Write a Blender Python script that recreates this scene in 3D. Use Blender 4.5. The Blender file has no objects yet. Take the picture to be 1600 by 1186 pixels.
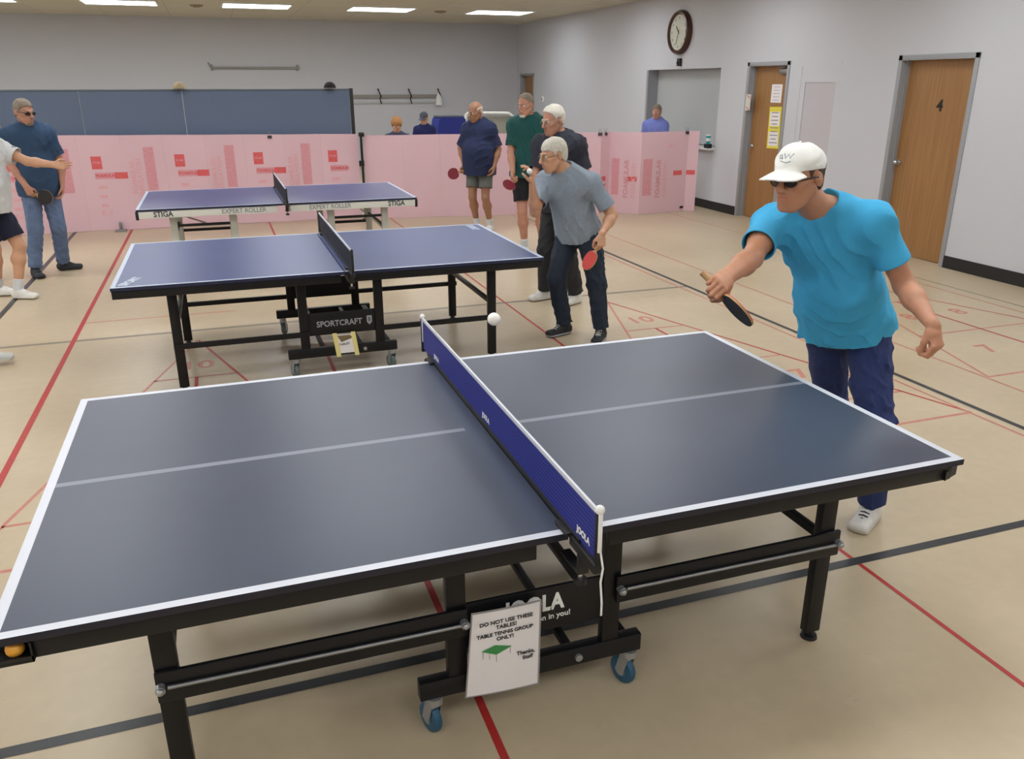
import bpy, bmesh, math, random
import numpy as np
import openvdb as vdb
from mathutils import Vector, Matrix

random.seed(7)
SC = bpy.context.scene
COL = SC.collection

# ------------------------------------------------------------------ camera
YAW, PITCH, ROLL = -0.33643174, 1.22234833, -0.00141482
cam_data = bpy.data.cameras.new('camera')
cam_data.sensor_width = 36.0
cam_data.lens = 1272.915 * 36.0 / 1600.0
cam_data.clip_start = 0.05
cam_data.clip_end = 80.0
cam = bpy.data.objects.new('camera', cam_data)
COL.objects.link(cam)
Mrot = Matrix.Rotation(YAW, 4, 'Z') @ Matrix.Rotation(PITCH, 4, 'X') @ Matrix.Rotation(ROLL, 4, 'Z')
cam.matrix_world = Matrix.Translation((0.5955, -1.7507, 1.8900)) @ Mrot
SC.camera = cam

# ------------------------------------------------------------------ world, exposure
world = bpy.data.worlds.new('world')
SC.world = world
world.use_nodes = True
world.node_tree.nodes['Background'].inputs[0].default_value = (0.8, 0.85, 1.0, 1)
world.node_tree.nodes['Background'].inputs[1].default_value = 0.05
SC.view_settings.view_transform = 'Standard'
SC.view_settings.look = 'None'
SC.view_settings.gamma = 1.0
SC.view_settings.use_curve_mapping = False
SC.view_settings.exposure = 0.06
SC.cycles.use_denoising = True
SC.cycles.max_bounces = 8
SC.cycles.diffuse_bounces = 5
LAMP_STRENGTH = 9.0      # ceiling light diffusers

# ------------------------------------------------------------------ materials
def S(r, g, b):
    def f(c):
        c /= 255.0
        return c / 12.92 if c <= 0.04045 else ((c + 0.055) / 1.055) ** 2.4
    return (f(r), f(g), f(b), 1.0)

_mats = {}
def mat(name, col, rough=0.6, metal=0.0, noise=0.0, nscale=8.0, bump=0.0, bscale=60.0, spec=0.5, emit=0.0, sss=0.0, aniso=None):
    if name in _mats:
        return _mats[name]
    m = bpy.data.materials.new(name)
    m.use_nodes = True
    nt = m.node_tree
    b = nt.nodes['Principled BSDF']
    b.inputs['Roughness'].default_value = rough
    b.inputs['Metallic'].default_value = metal
    b.inputs['Specular IOR Level'].default_value = spec
    b.inputs['Base Color'].default_value = col
    tc = nt.nodes.new('ShaderNodeTexCoord')
    mp = nt.nodes.new('ShaderNodeMapping')
    nt.links.new(tc.outputs['Object'], mp.inputs[0])
    if aniso:
        mp.inputs['Scale'].default_value = aniso
    if noise > 0:
        n = nt.nodes.new('ShaderNodeTexNoise')
        n.inputs['Scale'].default_value = nscale
        n.inputs['Detail'].default_value = 4
        nt.links.new(mp.outputs[0], n.inputs['Vector'])
        r = nt.nodes.new('ShaderNodeMapRange')
        r.inputs[1].default_value = 0.3
        r.inputs[2].default_value = 0.7
        r.inputs[3].default_value = 1 - noise
        r.inputs[4].default_value = 1 + noise
        nt.links.new(n.outputs[0], r.inputs[0])
        mx = nt.nodes.new('ShaderNodeVectorMath')
        mx.operation = 'SCALE'
        mx.inputs[0].default_value = col[:3]
        nt.links.new(r.outputs[0], mx.inputs['Scale'])
        nt.links.new(mx.outputs[0], b.inputs['Base Color'])
    if bump > 0:
        n2 = nt.nodes.new('ShaderNodeTexNoise')
        n2.inputs['Scale'].default_value = bscale
        n2.inputs['Detail'].default_value = 3
        nt.links.new(mp.outputs[0], n2.inputs['Vector'])
        bp = nt.nodes.new('ShaderNodeBump')
        bp.inputs['Strength'].default_value = bump
        bp.inputs['Distance'].default_value = 0.01
        nt.links.new(n2.outputs[0], bp.inputs['Height'])
        nt.links.new(bp.outputs[0], b.inputs['Normal'])
    if emit > 0:
        b.inputs['Emission Color'].default_value = (0.93, 0.97, 1.0, 1)
        b.inputs['Emission Strength'].default_value = emit
    if sss > 0:
        b.inputs['Subsurface Weight'].default_value = sss
        b.inputs['Subsurface Radius'].default_value = (0.012, 0.005, 0.003)
        b.inputs['Subsurface Scale'].default_value = 1.0
    _mats[name] = m
    return m

def wood(name, col, dark):
    m = bpy.data.materials.new(name)
    m.use_nodes = True
    nt = m.node_tree
    b = nt.nodes['Principled BSDF']
    b.inputs['Roughness'].default_value = 0.42
    tc = nt.nodes.new('ShaderNodeTexCoord')
    mp = nt.nodes.new('ShaderNodeMapping')
    mp.inputs['Scale'].default_value = (22, 22, 0.6)
    nt.links.new(tc.outputs['Object'], mp.inputs[0])
    n = nt.nodes.new('ShaderNodeTexNoise')
    n.inputs['Scale'].default_value = 2.2
    n.inputs['Detail'].default_value = 6
    n.inputs['Distortion'].default_value = 0.6
    nt.links.new(mp.outputs[0], n.inputs['Vector'])
    cr = nt.nodes.new('ShaderNodeValToRGB')
    cr.color_ramp.elements[0].position = 0.36
    cr.color_ramp.elements[1].position = 0.64
    cr.color_ramp.elements[0].color = dark
    cr.color_ramp.elements[1].color = col
    nt.links.new(n.outputs[0], cr.inputs[0])
    nt.links.new(cr.outputs[0], b.inputs['Base Color'])
    return m

M_wall = mat('painted_wall', S(196, 197, 203), 0.75, noise=0.012, nscale=1.2, bump=0.04, bscale=220)
M_frame = mat('grey_door_frame', S(150, 152, 156), 0.45)
M_black = mat('black_steel', S(17, 17, 20), 0.42, noise=0.08, spec=.35)
M_blackplastic = mat('black_plastic', S(18, 18, 20), 0.5)
M_rubberbase = mat('black_vinyl_base', S(22, 20, 21), 0.5)
M_chrome = mat('chrome', S(205, 205, 208), 0.25, 0.95)
M_steel = mat('brushed_steel', S(150, 150, 152), 0.38, 0.8)
M_zinc = mat('zinc', S(170, 172, 175), 0.35, 0.7)
M_white = mat('white_plastic', S(232, 232, 230), 0.5)
M_paper = mat('white_paper', S(232, 228, 228), 0.7)
M_ink = mat('black_ink', S(30, 30, 32), 0.8)
M_door = wood('door_veneer', S(160, 118, 72), S(146, 104, 61))
M_red = mat('red_court_paint', S(176, 44, 42), 0.4, noise=0.12, nscale=30)
M_redfade = mat('faded_red_court_paint', S(190, 122, 106), 0.4, noise=0.12, nscale=30)
M_blackline = mat('black_court_paint', S(46, 48, 52), 0.38, noise=0.15, nscale=20)
M_greyline = mat('grey_court_paint', S(132, 122, 106), 0.4, noise=0.1, nscale=20)

def floor_material():
    m = bpy.data.materials.new('beige_vinyl_floor')
    m.use_nodes = True
    nt = m.node_tree
    b = nt.nodes['Principled BSDF']
    tc = nt.nodes.new('ShaderNodeTexCoord')
    n1 = nt.nodes.new('ShaderNodeTexNoise'); n1.inputs['Scale'].default_value = 0.9; n1.inputs['Detail'].default_value = 5
    n2 = nt.nodes.new('ShaderNodeTexNoise'); n2.inputs['Scale'].default_value = 14; n2.inputs['Detail'].default_value = 6
    nt.links.new(tc.outputs['Object'], n1.inputs['Vector'])
    nt.links.new(tc.outputs['Object'], n2.inputs['Vector'])
    c1 = nt.nodes.new('ShaderNodeValToRGB')
    c1.color_ramp.elements[0].position = 0.32; c1.color_ramp.elements[0].color = S(184, 167, 139)
    c1.color_ramp.elements[1].position = 0.68; c1.color_ramp.elements[1].color = S(198, 181, 153)
    nt.links.new(n1.outputs[0], c1.inputs[0])
    r = nt.nodes.new('ShaderNodeMapRange')
    r.inputs[1].default_value = 0.3; r.inputs[2].default_value = 0.7; r.inputs[3].default_value = 0.965; r.inputs[4].default_value = 1.035
    nt.links.new(n2.outputs[0], r.inputs[0])
    # scuffs: thin dark scratches
    mp = nt.nodes.new('ShaderNodeMapping'); mp.inputs['Scale'].default_value = (2.2, 9.0, 1); mp.inputs['Rotation'].default_value = (0, 0, 0.7)
    nt.links.new(tc.outputs['Object'], mp.inputs[0])
    n3 = nt.nodes.new('ShaderNodeTexNoise'); n3.inputs['Scale'].default_value = 2.6; n3.inputs['Detail'].default_value = 7; n3.inputs['Distortion'].default_value = 1.5
    nt.links.new(mp.outputs[0], n3.inputs['Vector'])
    r3 = nt.nodes.new('ShaderNodeMapRange')
    r3.inputs[1].default_value = 0.68; r3.inputs[2].default_value = 0.76; r3.inputs[3].default_value = 1.0; r3.inputs[4].default_value = 0.86
    nt.links.new(n3.outputs[0], r3.inputs[0])
    mu = nt.nodes.new('ShaderNodeMath'); mu.operation = 'MULTIPLY'
    nt.links.new(r.outputs[0], mu.inputs[0]); nt.links.new(r3.outputs[0], mu.inputs[1])
    v = nt.nodes.new('ShaderNodeVectorMath'); v.operation = 'SCALE'
    nt.links.new(c1.outputs[0], v.inputs[0]); nt.links.new(mu.outputs[0], v.inputs['Scale'])
    nt.links.new(v.outputs[0], b.inputs['Base Color'])
    rr = nt.nodes.new('ShaderNodeMapRange')
    rr.inputs[3].default_value = 0.26; rr.inputs[4].default_value = 0.42
    nt.links.new(n1.outputs[0], rr.inputs[0]); nt.links.new(rr.outputs[0], b.inputs['Roughness'])
    return m

def ceiling_material():
    m = bpy.data.materials.new('ceiling_tiles')
    m.use_nodes = True
    nt = m.node_tree
    b = nt.nodes['Principled BSDF']; b.inputs['Roughness'].default_value = 0.85
    tc = nt.nodes.new('ShaderNodeTexCoord')
    br = nt.nodes.new('ShaderNodeTexBrick')
    br.offset = 0.0; br.squash = 1.0
    br.inputs['Scale'].default_value = 1.0
    br.inputs['Brick Width'].default_value = 1.22
    br.inputs['Row Height'].default_value = 0.61
    br.inputs['Mortar Size'].default_value = 0.012
    br.inputs['Color1'].default_value = S(204, 198, 182)
    br.inputs['Color2'].default_value = S(199, 193, 177)
    br.inputs['Mortar'].default_value = S(184, 178, 162)
    nt.links.new(tc.outputs['Object'], br.inputs['Vector'])
    nt.links.new(br.outputs['Color'], b.inputs['Base Color'])
    return m

# ------------------------------------------------------------------ mesh helpers
class MB:
    """collects geometry for ONE mesh object; every primitive may carry its own material"""
    def __init__(self):
        self.v = []; self.f = []; self.mi = []; self.mats = []; self.sm = []
    def slot(self, m):
        if m not in self.mats:
            self.mats.append(m)
        return self.mats.index(m)
    def add(self, vs, fs, m, smooth=False):
        o = len(self.v); s = self.slot(m)
        self.v += [tuple(p) for p in vs]
        for f in fs:
            self.f.append(tuple(i + o for i in f)); self.mi.append(s); self.sm.append(smooth)
    def box(self, lo, hi, m, bev=0.0):
        bm = bmesh.new()
        bmesh.ops.create_cube(bm, size=1.0)
        c = [(lo[i] + hi[i]) / 2 for i in range(3)]; d = [abs(hi[i] - lo[i]) for i in range(3)]
        for vv in bm.verts:
            vv.co = Vector((c[0] + vv.co.x * d[0], c[1] + vv.co.y * d[1], c[2] + vv.co.z * d[2]))
        if bev > 0:
            bmesh.ops.bevel(bm, geom=list(bm.edges), offset=min(bev, min(d) * 0.45), segments=2, affect='EDGES', profile=0.5)
        self.bm(bm, m)
        return self
    def obox(self, center, ax, ay, az, m, bev=0.0):
        """box with half axes ax, ay, az (vectors)"""
        bm = bmesh.new()
        bmesh.ops.create_cube(bm, size=2.0)
        L = [Vector(ax), Vector(ay), Vector(az)]
        ln = [a.length for a in L]
        for vv in bm.verts:
            vv.co = Vector((vv.co.x * ln[0], vv.co.y * ln[1], vv.co.z * ln[2]))
        if bev > 0:
            bmesh.ops.bevel(bm, geom=list(bm.edges), offset=min(bev, min(ln) * 0.9), segments=2, affect='EDGES', profile=0.5)
        R = Matrix([L[0].normalized(), L[1].normalized(), L[2].normalized()]).transposed()
        for vv in bm.verts:
            vv.co = Vector(center) + R @ vv.co
        self.bm(bm, m)
        return self
    def bm(self, bm, m, smooth=False):
        bm.verts.ensure_lookup_table(); bm.verts.index_update()
        self.add([v.co for v in bm.verts], [[v.index for v in f.verts] for f in bm.faces], m, smooth)
        bm.free()
    def tube(self, pts, r, m, n=10, caps=True, closed=False):
        pts = [Vector(p) for p in pts]
        rs = r if isinstance(r, (list, tuple)) else [r] * len(pts)
        vs = []; fs = []
        prev = None
        N = len(pts)
        for i, p in enumerate(pts):
            if closed:
                t = pts[(i + 1) % N] - pts[i - 1]
            else:
                t = pts[min(i + 1, N - 1)] - pts[max(i - 1, 0)]
            t = t.normalized() if t.length > 1e-9 else Vector((0, 0, 1))
            if prev is None:
                u = t.cross(Vector((0, 0, 1)))
                if u.length < 1e-3: u = t.cross(Vector((1, 0, 0)))
            else:
                u = prev - t * prev.dot(t)
            u.normalize(); prev = u
            w = t.cross(u)
            for k in range(n):
                a = 2 * math.pi * k / n
                vs.append(p + (u * math.cos(a) + w * math.sin(a)) * rs[i])
        for i in range(N if closed else N - 1):
            for k in range(n):
                a = i * n + k; b = i * n + (k + 1) % n
                j = ((i + 1) % N) * n
                fs.append((a, b, j + (k + 1) % n, j + k))
        if caps and not closed:
            fs.append(tuple(range(n - 1, -1, -1)))
            fs.append(tuple((N - 1) * n + k for k in range(n)))
        self.add(vs, fs, m, True)
        return self
    def lathe_x(self, prof, m, n=56):
        vs = []; fs = []
        for x, r in prof:
            for k in range(n):
                a = 2 * math.pi * k / n; vs.append((x, r * math.cos(a), r * math.sin(a)))
        for i in range(len(prof) - 1):
            for k in range(n):
                fs.append((i * n + k, i * n + (k + 1) % n, (i + 1) * n + (k + 1) % n, (i + 1) * n + k))
        self.add(vs, fs, m, True); return self
    def cyl(self, a, b, r, m, n=20, r2=None):
        return self.tube([a, b], [r, r if r2 is None else r2], m, n)
    def sphere(self, c, r, m, seg=20, scale=(1, 1, 1), rot=None):
        bm = bmesh.new()
        bmesh.ops.create_uvsphere(bm, u_segments=seg, v_segments=max(8, seg // 2), radius=1.0)
        for vv in bm.verts:
            p = Vector((vv.co.x * r * scale[0], vv.co.y * r * scale[1], vv.co.z * r * scale[2]))
            if rot is not None: p = rot @ p
            vv.co = p + Vector(c)
        self.bm(bm, m, True)
        return self
    def build(self, name, parent=None, loc=None):
        me = bpy.data.meshes.new(name)
        me.from_pydata(self.v, [], self.f)
        for m in self.mats: me.materials.append(m)
        me.polygons.foreach_set('material_index', self.mi)
        me.polygons.foreach_set('use_smooth', self.sm)
        me.update()
        o = bpy.data.objects.new(name, me)
        COL.objects.link(o)
        if parent is not None: o.parent = parent
        if loc is not None: o.location = loc
        try:
            me.set_sharp_from_angle(angle=0.7)
        except Exception:
            pass
        return o

def tag(o, label, cat, group=None):
    o['label'] = label; o['category'] = cat
    if group: o['group'] = group
    return o
def empty(name, loc=(0, 0, 0), rz=0.0, label=None, cat=None, group=None, kind=None):
    o = bpy.data.objects.new(name, None)
    COL.objects.link(o)
    o.empty_display_size = 0.1
    o.location = loc; o.rotation_euler = (0, 0, rz)
    if label: tag(o, label, cat, group)
    if kind: o['kind'] = kind
    return o
def structure(o):
    o['kind'] = 'structure'
    return o
def copy_tree(o, parent=None):
    c = o.copy(); COL.objects.link(c)
    if parent is not None: c.parent = parent
    for ch in list(o.children): copy_tree(ch, c)
    return c

def text_data(txt, size, depth=0.0008, bold=0.0, align='CENTER', spacing=1.0, xs=1.0):
    """returns verts, faces of a text lying in the XY plane"""
    cu = bpy.data.curves.new('lettering', 'FONT')
    cu.body = txt; cu.size = size; cu.extrude = depth; cu.offset = bold
    cu.align_x = align; cu.align_y = 'CENTER'; cu.space_character = spacing
    cu.resolution_u = 3
    o = bpy.data.objects.new('lettering', cu)
    COL.objects.link(o)
    dg = bpy.context.evaluated_depsgraph_get()
    me = bpy.data.meshes.new_from_object(o.evaluated_get(dg))
    vs = [Vector((v.co.x * xs, v.co.y, v.co.z)) for v in me.vertices]
    fs = [list(p.vertices) for p in me.polygons]
    bpy.data.objects.remove(o); bpy.data.curves.remove(cu); bpy.data.meshes.remove(me)
    return vs, fs
def put_text(mb, txt, size, origin, xdir, ydir, m, **kw):
    vs, fs = text_data(txt, size, **kw)
    xd = Vector(xdir).normalized(); yd = Vector(ydir).normalized(); zd = xd.cross(yd)
    O = Vector(origin)
    mb.add([O + xd * v.x + yd * v.y + zd * v.z for v in vs], fs, m)

# ------------------------------------------------------------------ room shell
WX, YB, CZ = 7.93, 18.8, 3.26
XL, YF = -8.0, -5.0

def build_room():
    mb = MB()
    F = floor_material()
    mb.box((XL - .2, YF - .2, -0.12), (WX + .6, YB + .2, 0.0), F)
    Z = 0.0006
    def line(p, q, w, m, z=Z):
        p = Vector((p[0], p[1], 0)); q = Vector((q[0], q[1], 0))
        d = (q - p).normalized(); n = Vector((-d.y, d.x, 0)) * (w / 2)
        mb.add([(a.x, a.y, z) for a in (p - n, q - n, q + n, p + n)], [(0, 1, 2, 3)], m)
    R, RF = M_red, M_redfade
    line((XL, .565), (WX, .565), .046, M_blackline, .0012)
    line((XL, 5.13), (4.84, 5.13), .05, M_greyline, .0006)
    line((-1.34, 5.13), (-1.34, YB), .05, M_blackline, .0009)
    line((4.845, YF), (4.845, 7.6), .042, M_blackline, .0012)
    line((4.845, 7.6), (4.845, 10.2), .042, M_greyline, .0011)
    for xx, m, lw in ((-.63, R, .036), (1.2, R, .026), (2.935, R, .020), (4.75, RF, .02), (5.375, RF, .02), (7.1, RF, .02)):
        line((xx, YF), (xx, 14), lw, m, .0009)
    line((7.27, YF), (7.27, 6.5), .026, M_greyline, .0009)
    for cx, apex, base, cross in ((.29, 4.84, 1.67, (3.93, 3.0, 2.08)), (3.83, 4.84, 1.67, (3.93, 3.0, 2.1)), (6.33, 5.0, 2.12, (3.95, 3.03)), (2.07, 14.0, 10.5, (12.5,))):
        k = .93 / (apex - base)
        bx0, bx1 = cx - .93, cx + .93
        line((cx, apex), (bx0, base), .020, RF); line((cx, apex), (bx1, base), .020, R)
        line((bx0, base), (bx1, base), .024, RF)
        for cy in cross:
            h = (apex - cy) * k
            line((cx - h, cy), (cx + h, cy), .022, RF)
        line((cx, cross[0]), (cx, base), .024, R)
        for tx, ty, s in ((cx, apex - .65, '10'), (cx - .28, 3.5, '8'), (cx + .26, 3.5, '8'), (cx - .4, 2.6, '7'), (cx + .4, 2.6, '7')):
            if base < ty < apex:
                vs, fs = text_data(s, .24, depth=0, bold=.006)
                mb.add([(tx + v.x, ty + v.y, .001) for v in vs], fs, RF)
    line((-.63, 5.67), (.6, 5.67), .022, RF)
    structure(mb.build('floor'))

    mb = MB(); mb.box((XL - .2, YF - .2, CZ), (WX + .6, YB + .2, CZ + .12), ceiling_material()); structure(mb.build('ceiling'))
    mb = MB(); mb.box((XL - .2, YB, 0), (WX + .6, YB + .2, CZ), M_wall); structure(mb.build('wall_back'))
    mb = MB(); mb.box((XL - .2, YF, 0), (XL, YB, CZ), M_wall); structure(mb.build('wall_left'))
    mb = MB(); mb.box((XL - .2, YF - .2, 0), (WX + .6, YF, CZ), M_wall); structure(mb.build('wall_front'))

    # right wall with its openings: (y0, y1, z0, z1, depth of recess)
    ops = [(4.98, 6.06, 0, 2.18, .16), (6.97, 7.78, 0, 2.15, .012), (7.98, 8.94, 0, 2.17, .16), (9.63, 11.98, .93, 2.11, .24), (17.6, 18.55, 0, 2.12, .16)]
    mb = MB(); y = YF
    for y0, y1, z0, z1, dp in ops:
        mb.box((WX, y, 0), (WX + .5, y0, CZ), M_wall)
        mb.box((WX, y0, z1), (WX + .5, y1, CZ), M_wall)
        if z0 > 0: mb.box((WX, y0, 0), (WX + .5, y1, z0), M_wall)
        mb.box((WX + dp, y0, z0), (WX + .5, y1, z1), M_wall)
        y = y1
    mb.box((WX, y, 0), (WX + .5, YB, CZ), M_wall)
    # second shallow recess within the blanked doorway
    structure(mb.build('wall_right'))
    mb = MB()
    g = mat('blanked_panel', S(188, 184, 188), .7)
    mb.box((WX - .004, 7.73, 0), (WX + .012, 7.78, 2.15), M_wall); mb.box((WX - .004, 6.97, 2.1), (WX + .012, 7.73, 2.15), M_wall)
    mb.box((WX + .0, 7.64, 0), (WX + .0115, 7.73, 2.1), M_wall); mb.box((WX + .0, 6.97, 1.9), (WX + .0115, 7.64, 2.1), M_wall)
    mb.box((WX - .001, 6.97, 0), (WX + .0115, 7.05, 1.9), M_wall)
    mb.box((WX + .009, 7.05, 0), (WX + .0118, 7.64, 1.9), g)
    o = mb.build('trim_1'); structure(o)

    # baseboards, between the openings
    for i, (a, b) in enumerate(((YF, 4.98), (6.06, 6.97), (8.94, 17.6))):
        mb = MB()
        mb.box((WX - .012, a, 0), (WX + .001, b, .13), M_rubberbase)
        structure(mb.build('baseboard_right' if i == 0 else 'baseboard_right.%03d' % i))
    mb = MB(); mb.box((XL, YB - .012, 0), (WX, YB, .13), M_rubberbase); structure(mb.build('baseboard_back'))

    def door(n, y0, y1, z1, number=None, closer=False, lever='knob'):
        r = empty('door_%d' % n, (WX, (y0 + y1) / 2, 0), kind='structure')
        hw = (y1 - y0) / 2
        m = MB(); t = .055
        for s in (-1, 1):
            m.box((-.012, s * hw - t * (s > 0), 0), (.16, s * hw + t * (s < 0), z1), M_frame, .004)
        m.box((-.012, -hw, z1 - t), (.16, hw, z1), M_frame, .004)
        for s in (-1, 1):   # stop rebate
            m.box((.06, s * (hw - t) - .014 * (s > 0), 0), (.105, s * (hw - t) + .014 * (s < 0), z1 - t), M_frame)
        m.build('door_frame', r)
        m = MB(); m.box((.105, -hw + t, .006), (.15, hw - t, z1 - t), M_door); m.build('door_leaf', r)
        m = MB(); yk = hw - t - .07
        m.cyl((.104, yk, 1.03), (.092, yk, 1.03), .032, M_chrome)
        m.cyl((.092, yk, 1.03), (.055, yk, 1.03), .012, M_chrome)
        if lever == 'knob': m.sphere((.045, yk, 1.03), .028, M_chrome)
        else: m.tube([(.052, yk, 1.03), (.048, yk - .03, 1.03), (.05, yk - .11, 1.028)], .010, M_chrome)
        m.build('door_handle', r)
        if number:
            m = MB(); put_text(m, number, .16, (.1035, -.03, 1.655), (0, -1, 0), (0, 0, 1), M_ink, bold=.006, depth=.001)
            m.build('door_number', r)
        if closer:
            m = MB(); m.box((.06, -hw + t + .02, z1 - .16), (.104, -hw + t + .26, z1 - .10), M_steel, .006)
            m.tube([(.07, -hw + t + .2, z1 - .1), (.03, -hw + t + .1, z1 - .075), (.03, -hw + t + .28, z1 - .07)], .008, M_steel)
            m.build('door_closer', r)
        return r
    door(1, 4.98, 6.06, 2.18, number='4')
    door(2, 7.98, 8.94, 2.17, closer=True, lever='lever')
    door(3, 17.6, 18.55, 2.12)

    # pass-through window with a grey shutter and a counter
    r = empty('window_1', (WX, 10.8, 0), kind='structure')
    m = MB(); sh = mat('grey_shutter', S(176, 179, 180), .5)
    m.box((.2, -1.165, .95), (.235, 1.175, 2.105), sh)
    m.box((.185, -1.165, .95), (.2, 1.175, 1.01), sh)
    m.build('shutter', r)
    m = MB(); m.box((-.12, -1.165, .905), (.2, 1.17, .935), mat('counter_laminate', S(206, 204, 204), .4), .008)
    m.build('window_sill', r)
    m = MB()
    m.box((.0, 1.115, .935), (.2, 1.178, 2.108), M_frame)
    m.build('window_frame', r)

build_room()

# ------------------------------------------------------------------ ceiling lights
def build_lights():
    em = mat('light_diffuser', S(255, 252, 240), 0.6, emit=LAMP_STRENGTH)
    fr = mat('light_frame', S(235, 235, 230), .5)
    rows = [-2.6, 1.0, 4.6, 8.2, 11.8, 15.45]
    cols = [-7.6 + .0, -5.3, -3.0, -.72, 1.6, 3.92, 6.35]
    first = None
    for j, yy in enumerate(rows):
        for i, xx in enumerate(cols):
            if i == 0: xx = -7.3
            if first is None:
                t = empty('ceiling_light')
                m = MB(); w, d = .62, .46
                for (a, b) in (((-w, -d), (w, -d + .03)), ((-w, d - .03), (w, d)), ((-w, -d + .03), (-w + .03, d - .03)), ((w - .03, -d + .03), (w, d - .03))):
                    m.box((a[0], a[1], -.022), (b[0], b[1], 0), fr)
                m.build('light_frame', t)
                m = MB(); m.box((-w + .03, -d + .03, -.016), (w - .03, d - .03, -.004), em); m.build('diffuser', t)
                first = t
            else:
                t = copy_tree(first)
            t.location = (xx, yy, CZ)
            if j == 5 and i in (3, 4, 5, 6):
                lab = {3: 'leftmost of the four bright ceiling lights along the top of the picture',
                       4: 'bright ceiling light second from the left, above the wall rod',
                       5: 'bright ceiling light third from the left, above the black hooks rail',
                       6: 'rightmost bright ceiling light, nearest the corner of the right wall'}[i]
                tag(t, lab, 'ceiling light', 'ceiling lights in the far row')
            else:
                tag(t, 'recessed rectangular ceiling light with glowing white diffuser, outside the picture', 'ceiling light', 'ceiling lights out of view')
    for k, (xx, yy, lab) in enumerate(((.55, 15.7, 'small round ceiling vent between the two left bright lights'), (5.15, 15.6, 'small round ceiling vent between the two right bright lights'))):
        m = MB(); m.cyl((0, 0, 0), (0, 0, -.03), .13, mat('vent_tan', S(150, 132, 104), .6), 28, .10)
        m.cyl((0, 0, -.03), (0, 0, -.04), .06, mat('vent_tan', None), 20)
        o = m.build('ceiling_vent', loc=(xx, yy, CZ)); tag(o, lab, 'ceiling vent', 'round ceiling vents')
build_lights()
# ------------------------------------------------------------------ table tennis tables
LT, WT, HT = 2.74, 1.525, .76

def table_top_half(x0, x1, side, top, line, edge, center, cx0, cx1):
    """one half of the playing surface; side -1: outer end at x0, +1: outer end at x1"""
    mb = MB(); bw = .026
    z1 = HT; z0 = HT - .02
    xs = sorted({x0, x1, *( [x0 + bw] if side < 0 else [x1 - bw] ), max(cx0, x0), min(cx1, x1)})
    ys = [0, bw, WT / 2 - center / 2, WT / 2 + center / 2, WT - bw, WT]
    for i in range(len(xs) - 1):
        for j in range(5):
            a, b = xs[i], xs[i + 1]; c, d = ys[j], ys[j + 1]
            xm = (a + b) / 2
            m = top
            if j in (0, 4): m = line
            elif side < 0 and xm < x0 + bw: m = line
            elif side > 0 and xm > x1 - bw: m = line
            elif j == 2 and cx0 < xm < cx1: m = LINE_DIM if line is not None else top
            mb.add([(a, c, z1), (b, c, z1), (b, d, z1), (a, d, z1)], [(0, 1, 2, 3)], m)
    mb.add([(x0, 0, z0), (x1, 0, z0), (x1, 0, z1), (x0, 0, z1), (x0, WT, z0), (x1, WT, z0), (x1, WT, z1), (x0, WT, z1)],
           [(0, 1, 2, 3), (5, 4, 7, 6), (4, 0, 3, 7), (1, 5, 6, 2), (4, 5, 1, 0)], edge)
    return mb

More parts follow.
